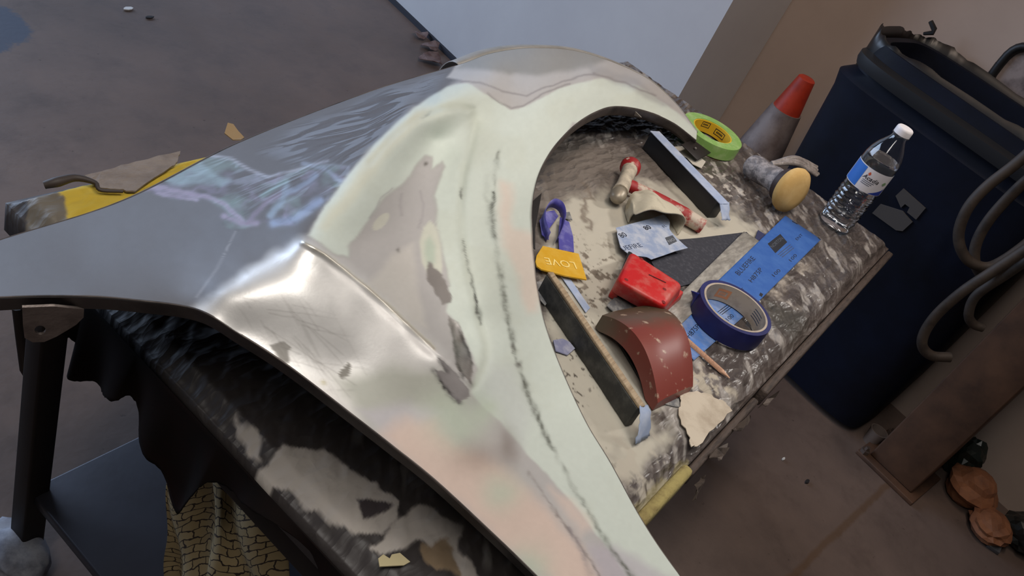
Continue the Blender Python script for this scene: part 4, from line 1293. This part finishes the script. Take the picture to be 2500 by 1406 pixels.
flake('slot', [a_ - n_, b_3 - n_, b_3 + n_, a_ + n_], mat('slot_dark', (60, 8, 8), 0.8), rb, 0.0003)
for a, b in ((1566, 632), (1529, 683), (1622, 706), (1620, 737)):
    lathe('screw_hole', [(0.0, 0.0006), (0.0014, 0.0006), (0.0026, 0.0004), (0.003, 0)], tp(a, b, .0458), mat('hole_dark', (120, 20, 18), 0.8), rb, n=14)

# curved red-brown block
cb = thing('curved_sanding_block', 'arched red-brown and olive sanding block next to the wood-edged bar', 'sanding block', tp(1560, 870, 0))
L0, R0 = np.array(tp(1452, 800, 0)), np.array(tp(1580, 775, 0.0))
L1, R1 = np.array(tp(1592, 1003, 0)), np.array(tp(1678, 962, 0))
def arcz(s): return 0.010 + 0.040 * math.sin(math.pi * min(1, (s * 0.86 + 0.10))) ** 0.8
bm = bmesh.new(); nS = 26; rowsT = []; rowsB = []
for i in range(nS + 1):
    s = i / nS
    l = lerp(L0, L1, s); r = lerp(R0, R1, s); zt = arcz(s)
    row = []
    for k in range(7):
        w = k / 6
        q = lerp(l, r, w); zz = zt - 0.004 * (abs(w - 0.5) * 2) ** 6
        row.append(bm.verts.new((q[0], q[1], T + zz)))
    rowsT.append(row)
    zb = max(0.001, arcz(s) - 0.030) if 0.06 < s < 0.94 else 0.001
    rowsB.append([bm.verts.new((*lerp(l, r, k / 6)[:2], T + zb)) for k in range(7)])
for i in range(nS):
    for k in range(6):
        bm.faces.new((rowsT[i][k], rowsT[i + 1][k], rowsT[i + 1][k + 1], rowsT[i][k + 1]))
        bm.faces.new((rowsB[i][k], rowsB[i][k + 1], rowsB[i + 1][k + 1], rowsB[i + 1][k]))
    bm.faces.new((rowsT[i][0], rowsB[i][0], rowsB[i + 1][0], rowsT[i + 1][0]))
    bm.faces.new((rowsT[i][6], rowsT[i + 1][6], rowsB[i + 1][6], rowsB[i][6]))
for i in (0, nS):
    for k in range(6): bm.faces.new((rowsT[i][k], rowsT[i][k + 1], rowsB[i][k + 1], rowsB[i][k]))
def curved_mat():
    m, t, b = new_mat('worn_rubber')
    tc = N(t, 'ShaderNodeTexCoord'); n = N(t, 'ShaderNodeTexNoise'); n.inputs['Scale'].default_value = 30; n.inputs['Detail'].default_value = 5
    t.links.new(tc.outputs['Object'], n.inputs[0])
    sp = N(t, 'ShaderNodeVectorMath', operation='DOT_PRODUCT'); d_ = (L1 + R1 - L0 - R0); d_ = d_ / np.linalg.norm(d_)
    t.links.new(tc.outputs['Object'], sp.inputs[0]); sp.inputs[1].default_value = tuple(d_)
    ad = N(t, 'ShaderNodeMath', operation='MULTIPLY_ADD'); t.links.new(n.outputs['Fac'], ad.inputs[0]); ad.inputs[1].default_value = 0.05; t.links.new(sp.outputs['Value'], ad.inputs[2])
    mr = N(t, 'ShaderNodeMapRange'); t.links.new(ad.outputs[0], mr.inputs[0]); mr.inputs[1].default_value = -0.03; mr.inputs[2].default_value = 0.025
    c1 = ramp(t, mr.outputs[0], [(0.0, lin4((72, 66, 50))), (0.5, lin4((92, 72, 58))), (1.0, lin4((122, 56, 48)))])
    n2 = N(t, 'ShaderNodeTexNoise'); n2.inputs['Scale'].default_value = 75; n2.inputs['Detail'].default_value = 4; t.links.new(tc.outputs['Object'], n2.inputs[0])
    k = ramp(t, n2.outputs['Fac'], [(0.62, (0, 0, 0, 1)), (0.72, (1, 1, 1, 1))])
    mx = N(t, 'ShaderNodeMix', data_type='RGBA'); t.links.new(k, mx.inputs[0]); t.links.new(c1, mx.inputs[6]); mx.inputs[7].default_value = lin4((182, 160, 140))
    t.links.new(mx.outputs[2], b.inputs['Base Color']); b.inputs['Roughness'].default_value = 0.42
    return m
sharp(from_bm('arched_body', bm, curved_mat(), cb), 40)
bar('base_plate', lerp(L0, R0, .5) * .97 + lerp(L1, R1, .5) * .03, lerp(L0, R0, .5) * .03 + lerp(L1, R1, .5) * .97, 0.052, 0.003, BLACK, cb)

# wood-edged black bar
fb0 = np.array(tp(1342, 668, .031)); fb1 = np.array(tp(1566, 995, .031)); fb0[2] = fb1[2] = T
wbar = thing('sanding_bar', 'long black sanding bar with a bare wood top edge standing beside the fender', 'sanding block', (fb0 + fb1) / 2)
bar('black_face', fb0, fb1, 0.010, 0.0295, mat('dusty_black_face', (40, 40, 38), 0.6, 0, (84, 82, 76), 30, 0.45, 0.7), wbar, 0.0012)
fd_ = (fb1 - fb0) / np.linalg.norm(fb1 - fb0); fs = np.cross(fd_, [0, 0, 1])
WOOD = mat('bare_wood', (170, 150, 124), 0.75, 0, (140, 120, 96), 14, 0.4, 0.65, stretch=(3, 30, 30))
bar('wood_edge', fb0 + [0, 0, .0296], fb1 + [0, 0, .0296], 0.0085, 0.0045, WOOD, wbar, 0.001)
ee = fb1 + fd_ * 0.001
sheet('curled_paper', [ee - fs * .006 + [0, 0, .033], ee + fs * .006 + [0, 0, .033], ee + fs * .012 + fd_ * .026 + [0, 0, .004], ee - fs * .016 + fd_ * .018 + [0, 0, .002]],
      BPAPER, wbar, 10, 10, 0.001, 0.0006, 5, 0.0008, lambda u, v: np.array([0, 0, 0.006 * math.sin(v * math.pi)]))

# blue masking tape
tcx, tcy = 1.063, 0.127
bt_ = thing('blue_tape', 'nearly used-up roll of dark blue masking tape standing on the sandpaper', 'tape', (tcx, tcy, T))
tcn = (tcx, tcy, T + 0.0042)
lathe('tape_winding', [(0.0478, 0.0), (0.0535, 0.0), (0.0538, 0.014), (0.0535, 0.028), (0.0478, 0.028)], tcn, mat('blue_tape', (22, 27, 82), 0.5, 0, (30, 36, 96), 30), bt_, closed=True, n=80)
lathe('cardboard_core', [(0.0448, 0.0), (0.0477, 0.0), (0.0477, 0.0283), (0.0448, 0.0283)], tcn, mat('grey_card_core', (172, 158, 142), 0.7, 0, (150, 136, 122), 60), bt_, closed=True, n=80)
va = math.atan2(-tcy, -tcx)
for k in range(4):
    core_box(bt_, tcn, 0.0446, va + math.pi - 0.05 - 0.5, va + math.pi - 0.55 - .45 + 0.02 * k, 0.009 + 0.004 * k, 0.0102 + 0.004 * k, 0.0008, INKG)
core_box(bt_, tcn, 0.0446, va + math.pi + 0.75, va + math.pi + 0.45, 0.006, 0.021, 0.004, mat('orange_print', (196, 132, 92), 0.7))
t_a = va + math.pi - 1.0
st = core_pt(tcn, 0.054, math.atan2(tp(1722, 740, .02)[1] - tcy, tp(1722, 740, .02)[0] - tcx), 0.0)
en = tp(1683, 716, .026)
sheet('loose_tape_end', [st + [0, 0, .001], st + [0, 0, .027], np.array(en) + [0, 0, .004], np.array(tp(1692, 728, .012))], mat('blue_tape_end', (34, 40, 118), 0.5), bt_, 8, 8, 0.0002, 0.0004, 1)

# wooden stick
s0, s1 = np.array(tp(1650, 806, .006)), np.array(tp(1762, 906, .003))
stk = thing('wooden_stick', 'short pointed pinkish wooden stick lying across the dusty blue sandpaper', 'stick', (s0 + s1) / 2)
PWOOD = mat('pinkish_wood', (196, 152, 124), 0.7, 0, (170, 126, 100), 20, stretch=(4, 30, 30))
dS = (s1 - s0) / np.linalg.norm(s1 - s0)
tube('shaft', [s0, s1], 0.0036, PWOOD, stk, 6)
tube('point', [s1, s1 + dS * 0.013], [0.0036, 0.0008], mat('point_wood', (206, 164, 136), 0.7), stk, 6)

# yellow spreader with hand-scratched LOVE
ysp = flake('plastic_spreader', [tp(*q, .007) for q in [(1324, 603), (1411, 622), (1431, 685), (1380, 676), (1320, 660), (1309, 652), (1306, 641), (1309, 626)]], mat('yellow_plastic', (206, 156, 24), 0.5, 0, (212, 168, 60), 40), None, 0.002)
tag(ysp, 'yellow plastic filler spreader with LOVE scratched on it, by the fender lip', 'spreader')
SCR = mat('scratched_yellow', (240, 214, 130), 0.7)
text_px('scratched_word', 'LOVE', (1402, 640), (1328, 628), (1404, 656), .0095, SCR, ysp)

# scraps near the fender lip
BTAPE = mat('violet_blue_tape', (74, 70, 148), 0.6, 0, (128, 126, 176), 40, 0.45, 0.7)
bt2 = thing('tape_scrap', 'curled scrap of dusty violet-blue tape behind the yellow spreader', 'tape', tp(1355, 560, 0))
def ribbon(name, pts, hts, w, m, parent):
    c = spline([np.append(np.array(tp(a, b, 0))[:2], T + h) for (a, b), h in zip(pts, hts)], 30)
    v = []; f = []
    for i, q in enumerate(c):
        v.append(q); v.append(q + np.array([0, 0, w]))
    for i in range(len(c) - 1): f.append((2 * i, 2 * i + 2, 2 * i + 3, 2 * i + 1))
    o = mesh(name, v, f, m, parent); return solidify(o, 0.0005, 0)
ribbon('tape_loop', [(1330, 595), (1318, 560), (1322, 530), (1340, 512), (1360, 520), (1368, 545), (1362, 575), (1352, 600)], [.004] * 8, 0.016, BTAPE, bt2)
flake('tape_flat', [tp(*q, .006) for q in [(1366, 532), (1388, 545), (1398, 580), (1400, 618), (1364, 612), (1362, 575)]], BTAPE, bt2, 0.0008, 0.002)
flake('tape_flat', [tp(*q, .004) for q in [(1316, 540), (1330, 520), (1352, 516), (1362, 530), (1340, 560), (1338, 588), (1322, 575)]], BTAPE, bt2, 0.0008, 0.002)
o = flake('rubber_scrap', [tp(*q, .012) for q in [(1300, 492), (1322, 472), (1316, 505), (1306, 560), (1306, 610), (1296, 600)]], mat('black_rubber', (34, 31, 30), 0.6), None, 0.001)
tag(o, 'pointed black rubber scrap sticking out at the fender lip above the tape scrap', 'scrap')
o = flake('abrasive_scrap', [tp(*q, .003) for q in [(1370, 520), (1390, 518), (1397, 538), (1378, 534)]], GREY_S, None, 0.0008)
tag(o, 'tiny dark grey abrasive scrap beside the violet tape scrap', 'sandpaper')
o = flake('abrasive_scrap', [tp(*q, .002) for q in [(1306, 690), (1330, 690), (1352, 696), (1346, 722), (1330, 748), (1318, 736)]], GREY_S, None, 0.0008, 0.002)
tag(o, 'grey grit abrasive scrap at the upper end of the wood-edged bar', 'sandpaper')
o = flake('paper_scrap', [tp(*q, .001) for q in [(1370, 676), (1392, 682), (1440, 752), (1430, 764)]], BPAPER, None, 0.0008)
tag(o, 'narrow pale blue paper scrap below the yellow spreader, beside the wood edge', 'sandpaper')
o = flake('paper_scrap', [tp(*q, .002) for q in [(1350, 832), (1372, 828), (1390, 836), (1403, 852), (1385, 868), (1356, 858)]], mat('grey_blue_paper', (126, 128, 156), 0.8, 0, (160, 160, 176), 60), None, 0.0012)
tag(o, 'small grey-blue paper scrap on the powder left of the wood-edged bar', 'sandpaper')
o = flake('abrasive_scrap', [tp(*q, .001) for q in [(1616, 985), (1656, 968), (1660, 995), (1640, 992)]], GREY_S, None, 0.0008)
tag(o, 'grey abrasive scrap poking out under the lower end of the curved block', 'sandpaper')
o = flake('abrasive_offcut', [tp(*q, .004) for q in [(1480, 748), (1502, 724), (1530, 738), (1580, 760), (1572, 774), (1500, 768)]], GREY_S, None, 0.001, 0.002, 0.0006, 4, 3)
tag(o, 'speckled grey abrasive offcut between the red block and curved block', 'sandpaper')
o = flake('cardboard_scrap', [P(*q, T + .03) for q in [(545, 338), (552, 316), (566, 317), (578, 332), (594, 346), (585, 356), (566, 352)]], mat('tan_cardboard', (140, 116, 82), 0.8), None, 0.0012, 0.012)
tag(o, 'torn tan cardboard scrap sticking up at the bench edge behind the fender', 'scrap')
o = flake('torn_paper', [tp(*q, .004) for q in [(922, 1366), (934, 1356), (950, 1366), (955, 1356), (975, 1352), (1000, 1374), (985, 1382), (925, 1386)]], mat('buff_paper', (186, 172, 134), 0.8), None, 0.0012, 0.001)
tag(o, 'small torn buff paper on the near bench end below the fender', 'paper')

# ------------------------------------------------------------------ below the bench
def lattice_mat():
    m, t, b = new_mat('lattice_cloth')
    tc = N(t, 'ShaderNodeTexCoord')
    n = N(t, 'ShaderNodeTexNoise'); n.inputs['Scale'].default_value = 9; n.inputs['Detail'].default_value = 3; t.links.new(tc.outputs['UV'], n.inputs[0])
    mx = N(t, 'ShaderNodeMix', data_type='RGBA', blend_type='ADD'); mx.inputs[0].default_value = 0.10
    t.links.new(tc.outputs['UV'], mx.inputs[6]); t.links.new(n.outputs['Color'], mx.inputs[7])
    br = N(t, 'ShaderNodeTexBrick'); br.inputs['Scale'].default_value = 7.0; br.inputs['Mortar Size'].default_value = 0.028; br.inputs['Mortar Smooth'].default_value = 0.2
    br.inputs['Color1'].default_value = lin4((150, 132, 96)); br.inputs['Color2'].default_value = lin4((136, 118, 84)); br.inputs['Mortar'].default_value = lin4((40, 28, 20))
    br.inputs['Brick Width'].default_value = 0.62; br.inputs['Row Height'].default_value = 0.34
    t.links.new(mx.outputs[2], br.inputs[0]); t.links.new(br.outputs['Color'], b.inputs['Base Color'])
    b.inputs['Roughness'].default_value = 0.85
    return m


cv = []; cf = []; cuv = []
nx, ny = 70, 44
cTL, cTR, cBL, cBR = Px(418, 1140, 0.50), Px(665, 1150, 0.50), Px(388, 1440, 0.47), Px(700, 1560, 0.47)
for i in range(ny + 1):
    for j in range(nx + 1):
        u = j / nx; w = 1 - i / ny
        q = (cTL * (1 - u) + cTR * u) * w + (cBL * (1 - u) + cBR * u) * (1 - w)
        fold = 0.012 * math.sin(u * 19 + w * 1.5) + 0.010 * math.sin(u * 8 - w * 3 + 1)
        q = q + np.array([fold * (0.4 + 0.6 * (1 - w)), 0.004 * math.sin(w * 9 + u * 11), -0.03 * max(0, math.sin(u * 10 + .6)) * w])
        q[2] = max(q[2], 0.172)
        cv.append(q); cuv.append((u * 1.0, w * 0.9))
for i in range(ny):
    for j in range(nx):
        a = i * (nx + 1) + j
        cf.append((a, a + 1, a + nx + 2, a + nx + 1))
cl_ = mesh('patterned_cloth', cv, cf, lattice_mat(), None)
uvl = cl_.data.uv_layers.new(name='UVMap')
for lp in cl_.data.loops: uvl.data[lp.index].uv = cuv[lp.vertex_index]
solidify(cl_, 0.002, 0)
tag(cl_, 'cream cloth with a black lattice print bunched on the lower shelf', 'cloth')

o = crumple('rag', P(38, 1385, 0), (0.07, 0.10, 0.07), mat('pale_grey_rag', (150, 152, 160), 0.85, 0, (110, 112, 122), 30), None, 4, 4, 0.3, True)
tag(o, 'pale grey rag on the floor against the foot of the bench leg', 'rag')

# ------------------------------------------------------------------ along the far wall
# traffic cone
ccen = nt(2.245, 1.02, 0)
apex = Pn(1973, 188, 2.245)
ccen = np.array([apex[0], apex[1], 0.0]); ch = apex[2]
cone = thing('traffic_cone', 'dirty traffic cone with orange tip and grey-white body beside the bin', 'traffic cone', ccen)
ORANGE = mat('orange_plastic', (176, 52, 28), 0.55, 0, (140, 38, 22), 12)
GREYW = mat('grimy_reflective_sleeve', (132, 122, 120), 0.6, 0, (90, 78, 76), 9, 0.4, 0.65)
rc = lambda z: 0.024 + (ch - z) * 0.155
lathe('tip', [(0.0, ch - 0.004), (rc(ch) - .004, ch - 0.003), (rc(ch), ch - 0.006), (rc(ch - .105), ch - 0.105)], ccen, ORANGE, cone, n=40)
lathe('sleeve', [(rc(ch - .10) + .004, ch - 0.102), (rc(ch - .42) + .003, ch - 0.42)], ccen, GREYW, cone, n=40)
lathe('lower_body', [(rc(ch - .41), ch - 0.41), (rc(0.035), 0.03)], ccen, ORANGE, cone, n=40)
bx8 = [ccen + WN * a * .15 + WT * b * .15 for a, b in ((-1, -1), (1, -1), (1, 1), (-1, 1))]
box8('base', bx8 + [q + np.array([0, 0, .03]) for q in bx8], BLACK, cone, 0.006)

# wheeled bin
bn = thing('trash_bin', 'large dark navy wheeled trash bin with ragged black liner by the wall', 'trash bin', nt(2.21, 0.54, 0))
NAVY = mat('navy_plastic', (17, 22, 38), 0.6, 0, (12, 14, 22), 4, 0.4, 0.7, bump=0.06, spec=0.15)
def superring(n0, n1, t0, t1, z, k=44, e=5.0):
    cn, ct = (n0 + n1) / 2, (t0 + t1) / 2; out = []
    for i in range(k):
        a = 2 * math.pi * i / k
        c, s = math.cos(a), math.sin(a)
        out.append(nt(cn + (n1 - n0) / 2 * math.copysign(abs(c) ** (2 / e), c), ct + (t1 - t0) / 2 * math.copysign(abs(s) ** (2 / e), s), z))
    return out
def loft(name, rings, m, parent, cap0=True, cap1=False):
    k = len(rings[0]); v = [q for r in rings for q in r]; f = []
    for i in range(len(rings) - 1):
        for j in range(k): f.append((i * k + j, i * k + (j + 1) % k, (i + 1) * k + (j + 1) % k, (i + 1) * k + j))
    if cap0: f.append(tuple(range(k - 1, -1, -1)))
    if cap1: f.append(tuple((len(rings) - 1) * k + j for j in range(k)))
    bm = bmesh.new(); bv = [bm.verts.new([float(c) for c in q]) for q in v]
    for q in f: bm.faces.new([bv[i] for i in q])
    return sharp(from_bm(name, bm, m, parent), 35)
loft('body', [superring(2.09, 2.31, 0.245, 0.76, 0.02), superring(2.07, 2.34, 0.235, 0.78, 0.2), superring(2.035, 2.36, 0.222, 0.822, 0.70), superring(2.03, 2.355, 0.215, 0.83, 0.735),
              superring(2.045, 2.355, 0.235, 0.80, 0.76), superring(2.05, 2.35, 0.24, 0.79, 0.835), superring(2.07, 2.33, 0.26, 0.77, 0.835), superring(2.12, 2.29, 0.33, 0.72, 0.10)], NAVY, bn)
loft('rim_band', [superring(2.015, 2.360, 0.215, 0.80, 0.772), superring(2.012, 2.362, 0.212, 0.805, 0.785), superring(2.012, 2.362, 0.212, 0.805, 0.80), superring(2.045, 2.35, 0.235, 0.79, 0.805)], mat('dark_rim', (32, 33, 36), 0.5, spec=0.3), bn, False)
# ragged black liner
lr = superring(2.06, 2.355, 0.235, 0.812, 0.0, 150)
rs = np.random.RandomState(12)
lv = []; lf = []
for i, q in enumerate(lr):
    hgt = 0.848 + 0.007 * math.sin(i * 0.17) + 0.003 * math.sin(i * 0.9) + rs.rand() * 0.003
    for zz, off in ((0.74, -0.008), (0.82, 0.0), (hgt, 0.004)):
        c = nt(2.21, 0.54, 0)
        dq = q - c; lv.append(c + dq * (1 + off) + np.array([0, 0, zz]))
for i in range(150):
    j = (i + 1) % 150
    for k in range(2): lf.append((i * 3 + k, j * 3 + k, j * 3 + k + 1, i * 3 + k + 1))
ln_ = mesh('liner_bag', lv, lf, mat('black_liner', (16, 15, 15), 0.4, 0, (30, 22, 20), 12), bn); solidify(ln_, 0.002, 0)
rp = [Pn(2255, 82, 2.33), Pn(2278, 80, 2.33), Pn(2281, 72, 2.33), Pn(2272, 52, 2.33)]
tube('liner_strip', rp, [.004, .006, .007, .006], BLACK, bn, 6)
# two pale moulded marks on the front
MARK = mat('pale_bin_mark', (66, 62, 60), 0.7)
for pl in ([(2187, 478), (2206, 460), (2260, 508), (2237, 536), (2215, 518), (2221, 506), (2210, 498), (2200, 507)],
           [(2130, 520), (2150, 498), (2176, 520), (2186, 528), (2204, 515), (2228, 542), (2204, 564), (2188, 562)]):
    bmk = bmesh.new()
    vs = [bmk.verts.new(list(Pn(a, b, 2.07 - 0.07 * (Pn(a, b, 2.05)[2] - 0.2) - 0.0025))) for a, b in pl]
    fA = bmk.faces.new(vs); bmesh.ops.triangulate(bmk, faces=[fA])
    o = from_bm('moulded_mark', bmk, MARK, bn, False); solidify(o, 0.003, 0)
tube('wheel', [nt(2.30, 0.40, 0.07), nt(2.30, 0.36, 0.07)], 0.07, BLACK, bn, 24)
tube('wheel', [nt(2.30, 0.76, 0.07), nt(2.30, 0.72, 0.07)], 0.07, BLACK, bn, 24)

# black-rimmed rounded tray on the wall
tr = thing('black_tray', 'black-rimmed rounded tray with pale inside hanging beyond the bin', 'tray', Pn(2490, 190, 2.385))
ctr = Pn(2515, 205, 2.386)
rim_pts = []
for i in range(33):
    a = 2 * math.pi * i / 32; c, s = math.cos(a), math.sin(a)
    rim_pts.append(ctr + WT * 0.085 * math.copysign(abs(c) ** 0.6, c) + np.array([0, 0, 0.07 * math.copysign(abs(s) ** 0.6, s)]))
tube('rim', rim_pts, 0.011, BLACK, tr, 10, None, False)
bmk = bmesh.new(); vs = [bmk.verts.new(list(q + WN * 0.006)) for q in rim_pts[:-1]]; bmk.faces.new(vs)
o = from_bm('tray_inside', bmk, mat('pale_inside', (140, 130, 128), 0.6, 0, (90, 80, 80), 12), tr, False); solidify(o, 0.004, 0)

# steel post
PSTEEL = mat('rusty_post_steel', (96, 68, 50), 0.65, 0.1, (64, 45, 34), 7, 0.35, 0.65, bump=0.2)
post = thing('steel_post', 'rust-brown square steel post standing in front of the wall', 'post', nt(2.17, 0.115, 0))
pa, pb_ = 0.178, 0.048
bq_ = [nt(2.10, pb_, 0.012), nt(2.10, pa, 0.012), nt(2.24, pa, 0.012), nt(2.24, pb_, 0.012)]
box8('shaft', bq_ + [q + np.array([0, 0, 2.9]) for q in bq_], PSTEEL, post, 0.004)
bq_ = [nt(2.075, pb_ - .02, 0), nt(2.075, pa + .025, 0), nt(2.26, pa + .025, 0), nt(2.26, pb_ - .02, 0)]
box8('base_plate', bq_ + [q + np.array([0, 0, .012]) for q in bq_], PSTEEL, post, 0.002)
for n_a, t_a in ((2.088, pa + .012), (2.25, pa + .012)):
    lathe('anchor_nut', [(0, .032), (.006, .032), (.006, .022), (.012, .022), (.012, .012)], nt(n_a, t_a, 0), mat('anchor_steel', (110, 96, 88), 0.5, 0.6), post, n=6)

# air hose
hz_ = thing('air_hose', 'coil of brown ribbed hose hanging from the post in front of the bin', 'hose', Px(2400, 650, 1.93))
HOSE = mat('brown_hose', (58, 48, 40), 0.65, 0, (38, 30, 25), 26)
def hose(pts, r=0.0125):
    tube('hose_loop', [Px(a, b, x) for a, b, x in pts], r, HOSE, hz_, 12, 60)
hose([(2560, 330, 1.95), (2480, 400, 1.94), (2410, 455, 1.93), (2365, 505, 1.92), (2342, 560, 1.92), (2345, 605, 1.92), (2370, 640, 1.93), (2420, 650, 1.95), (2500, 600, 1.97), (2560, 540, 1.99)], 0.011)
hose([(2560, 400, 1.97), (2490, 455, 1.97), (2420, 530, 1.97), (2385, 590, 1.97), (2380, 640, 1.97), (2400, 680, 1.98)], 0.011)
hose([(2580, 560, 1.93), (2500, 612, 1.92), (2420, 665, 1.91), (2350, 712, 1.90), (2290, 765, 1.90), (2258, 810, 1.90), (2252, 845, 1.90), (2275, 868, 1.91), (2320, 872, 1.93)], 0.011)
hose([(2560, 600, 1.96), (2460, 668, 1.96), (2385, 720, 1.96), (2365, 765, 1.96), (2375, 790, 1.97), (2400, 800, 1.98)], 0.010)

# rubbish on the floor right of the post
KRAFT = mat('brown_kraft_paper', (136, 88, 58), 0.7, 0, (96, 60, 42), 12, 0.4, 0.65)
KRAFT2 = mat('tan_kraft_paper', (150, 112, 78), 0.7, 0, (108, 78, 54), 12, 0.4, 0.65)
for nm_2, px_, d_, m_, sd, lab_ in (
        ('kraft_paper', (2345, 1215), (.12, .12, .09), KRAFT, 21, 'crumpled brown kraft paper on the floor closest to the post foot'),
        ('kraft_paper', (2462, 1130), (.16, .13, .14), KRAFT2, 25, 'crumpled tan kraft paper standing highest in the rubbish by the wall'),
        ('kraft_paper', (2400, 1300), (.11, .10, .06), KRAFT, 29, 'crumpled brown kraft paper lowest in the rubbish by the wall'),
        ('plastic_bag', (2480, 1330), (.10, .12, .08), mat('black_bag_film', (22, 24, 24), 0.3), 33, 'crumpled black plastic bag at the edge of the rubbish on the floor'),
        ('plastic_bag', (2318, 1150), (.08, .08, .12), mat('dark_green_film', (26, 34, 30), 0.3), 35, 'small dark green plastic bag tucked between post and kraft paper')):
    tag(crumple(nm_2, P(*px_, 0), d_, m_, None, sd, 3, 0.30), lab_, 'paper' if 'paper' in nm_2 else 'plastic bag', 'rubbish heap by the post')
o = bar('metal_offcut', P(2420, 1345, .0), P(2440, 1290, .02), 0.03, 0.012, mat('grey_metal_offcut', (100, 102, 106), 0.4, 0.5), None, 0.001)
tag(o, 'flat grey metal offcut leaning in the rubbish beside the black bag', 'offcut')
o = lathe('plastic_cup', [(0, 0), (.018, 0), (.024, .045), (.022, .045), (.017, .003), (0, .003)], P(2122, 1078, 0), mat('dusty_clear_cup', (120, 108, 102), 0.25), None, n=24)
tag(o, 'small dusty clear cup on the floor at the post foot by the bin', 'cup')

# leaves and chips on the floor
LEAF = mat('dry_leaf', (112, 92, 88), 0.8, 0, (84, 62, 58), 40)
for k, (a, b, s, lab_) in enumerate(((1052, 150, .045, 'dark dry leaf on the floor nearest the fender by the white wall'), (1050, 118, .035, 'pale dry leaf on the floor between the other two leaves'),
                                     (1024, 90, .03, 'small dry leaf farthest along the foot of the white wall'))):
    c = P(a, b, 0.004)
    pts = [c + np.array([s * math.cos(t_) * (1 + .3 * math.sin(3 * t_ + k)), s * .8 * math.sin(t_), 0.006 * (1 + math.sin(2 * t_ + k))]) for t_ in np.linspace(0, 2 * math.pi, 12)[:-1]]
    tag(flake('dry_leaf', pts, LEAF, None, 0.002, 0.01, 0, k), lab_, 'leaf', 'dry leaves by the wall')
o = flake('paper_tag', [P(1108, 152, .01), P(1127, 140, .05), P(1128, 155, .012)], mat('pale_tag', (170, 160, 164), 0.7), None, 0.001)
tag(o, 'pale triangular paper bit at the wall foot just above the fender edge', 'paper')
CHIP = mat('white_chip', (206, 206, 204), 0.7); CHIPD = mat('dark_chip', (34, 32, 34), 0.8)
for k, (a, b, s, m_, lab_) in enumerate(((313, 22, .016, CHIP, 'white chip on the floor near the top left of the photo'), (365, 43, .012, CHIPD, 'dark chip on the floor beside the white one at top left'),
                                         (1912, 1121, .006, CHIP, 'tiny white chip on the floor right of the bench'), (1970, 1176, .009, CHIPD, 'dark chip on the floor right of the bench'))):
    c = P(a, b, 0.002)
    pts = [c + np.array([s * math.cos(t_) * (1 + .25 * math.sin(2 * t_ + k)), s * .5 * math.sin(t_), 0]) for t_ in np.linspace(0, 2 * math.pi, 8)[:-1]]
    tag(flake('floor_chip', pts, m_, None, 0.003), lab_, 'chip', 'chips on the floor')
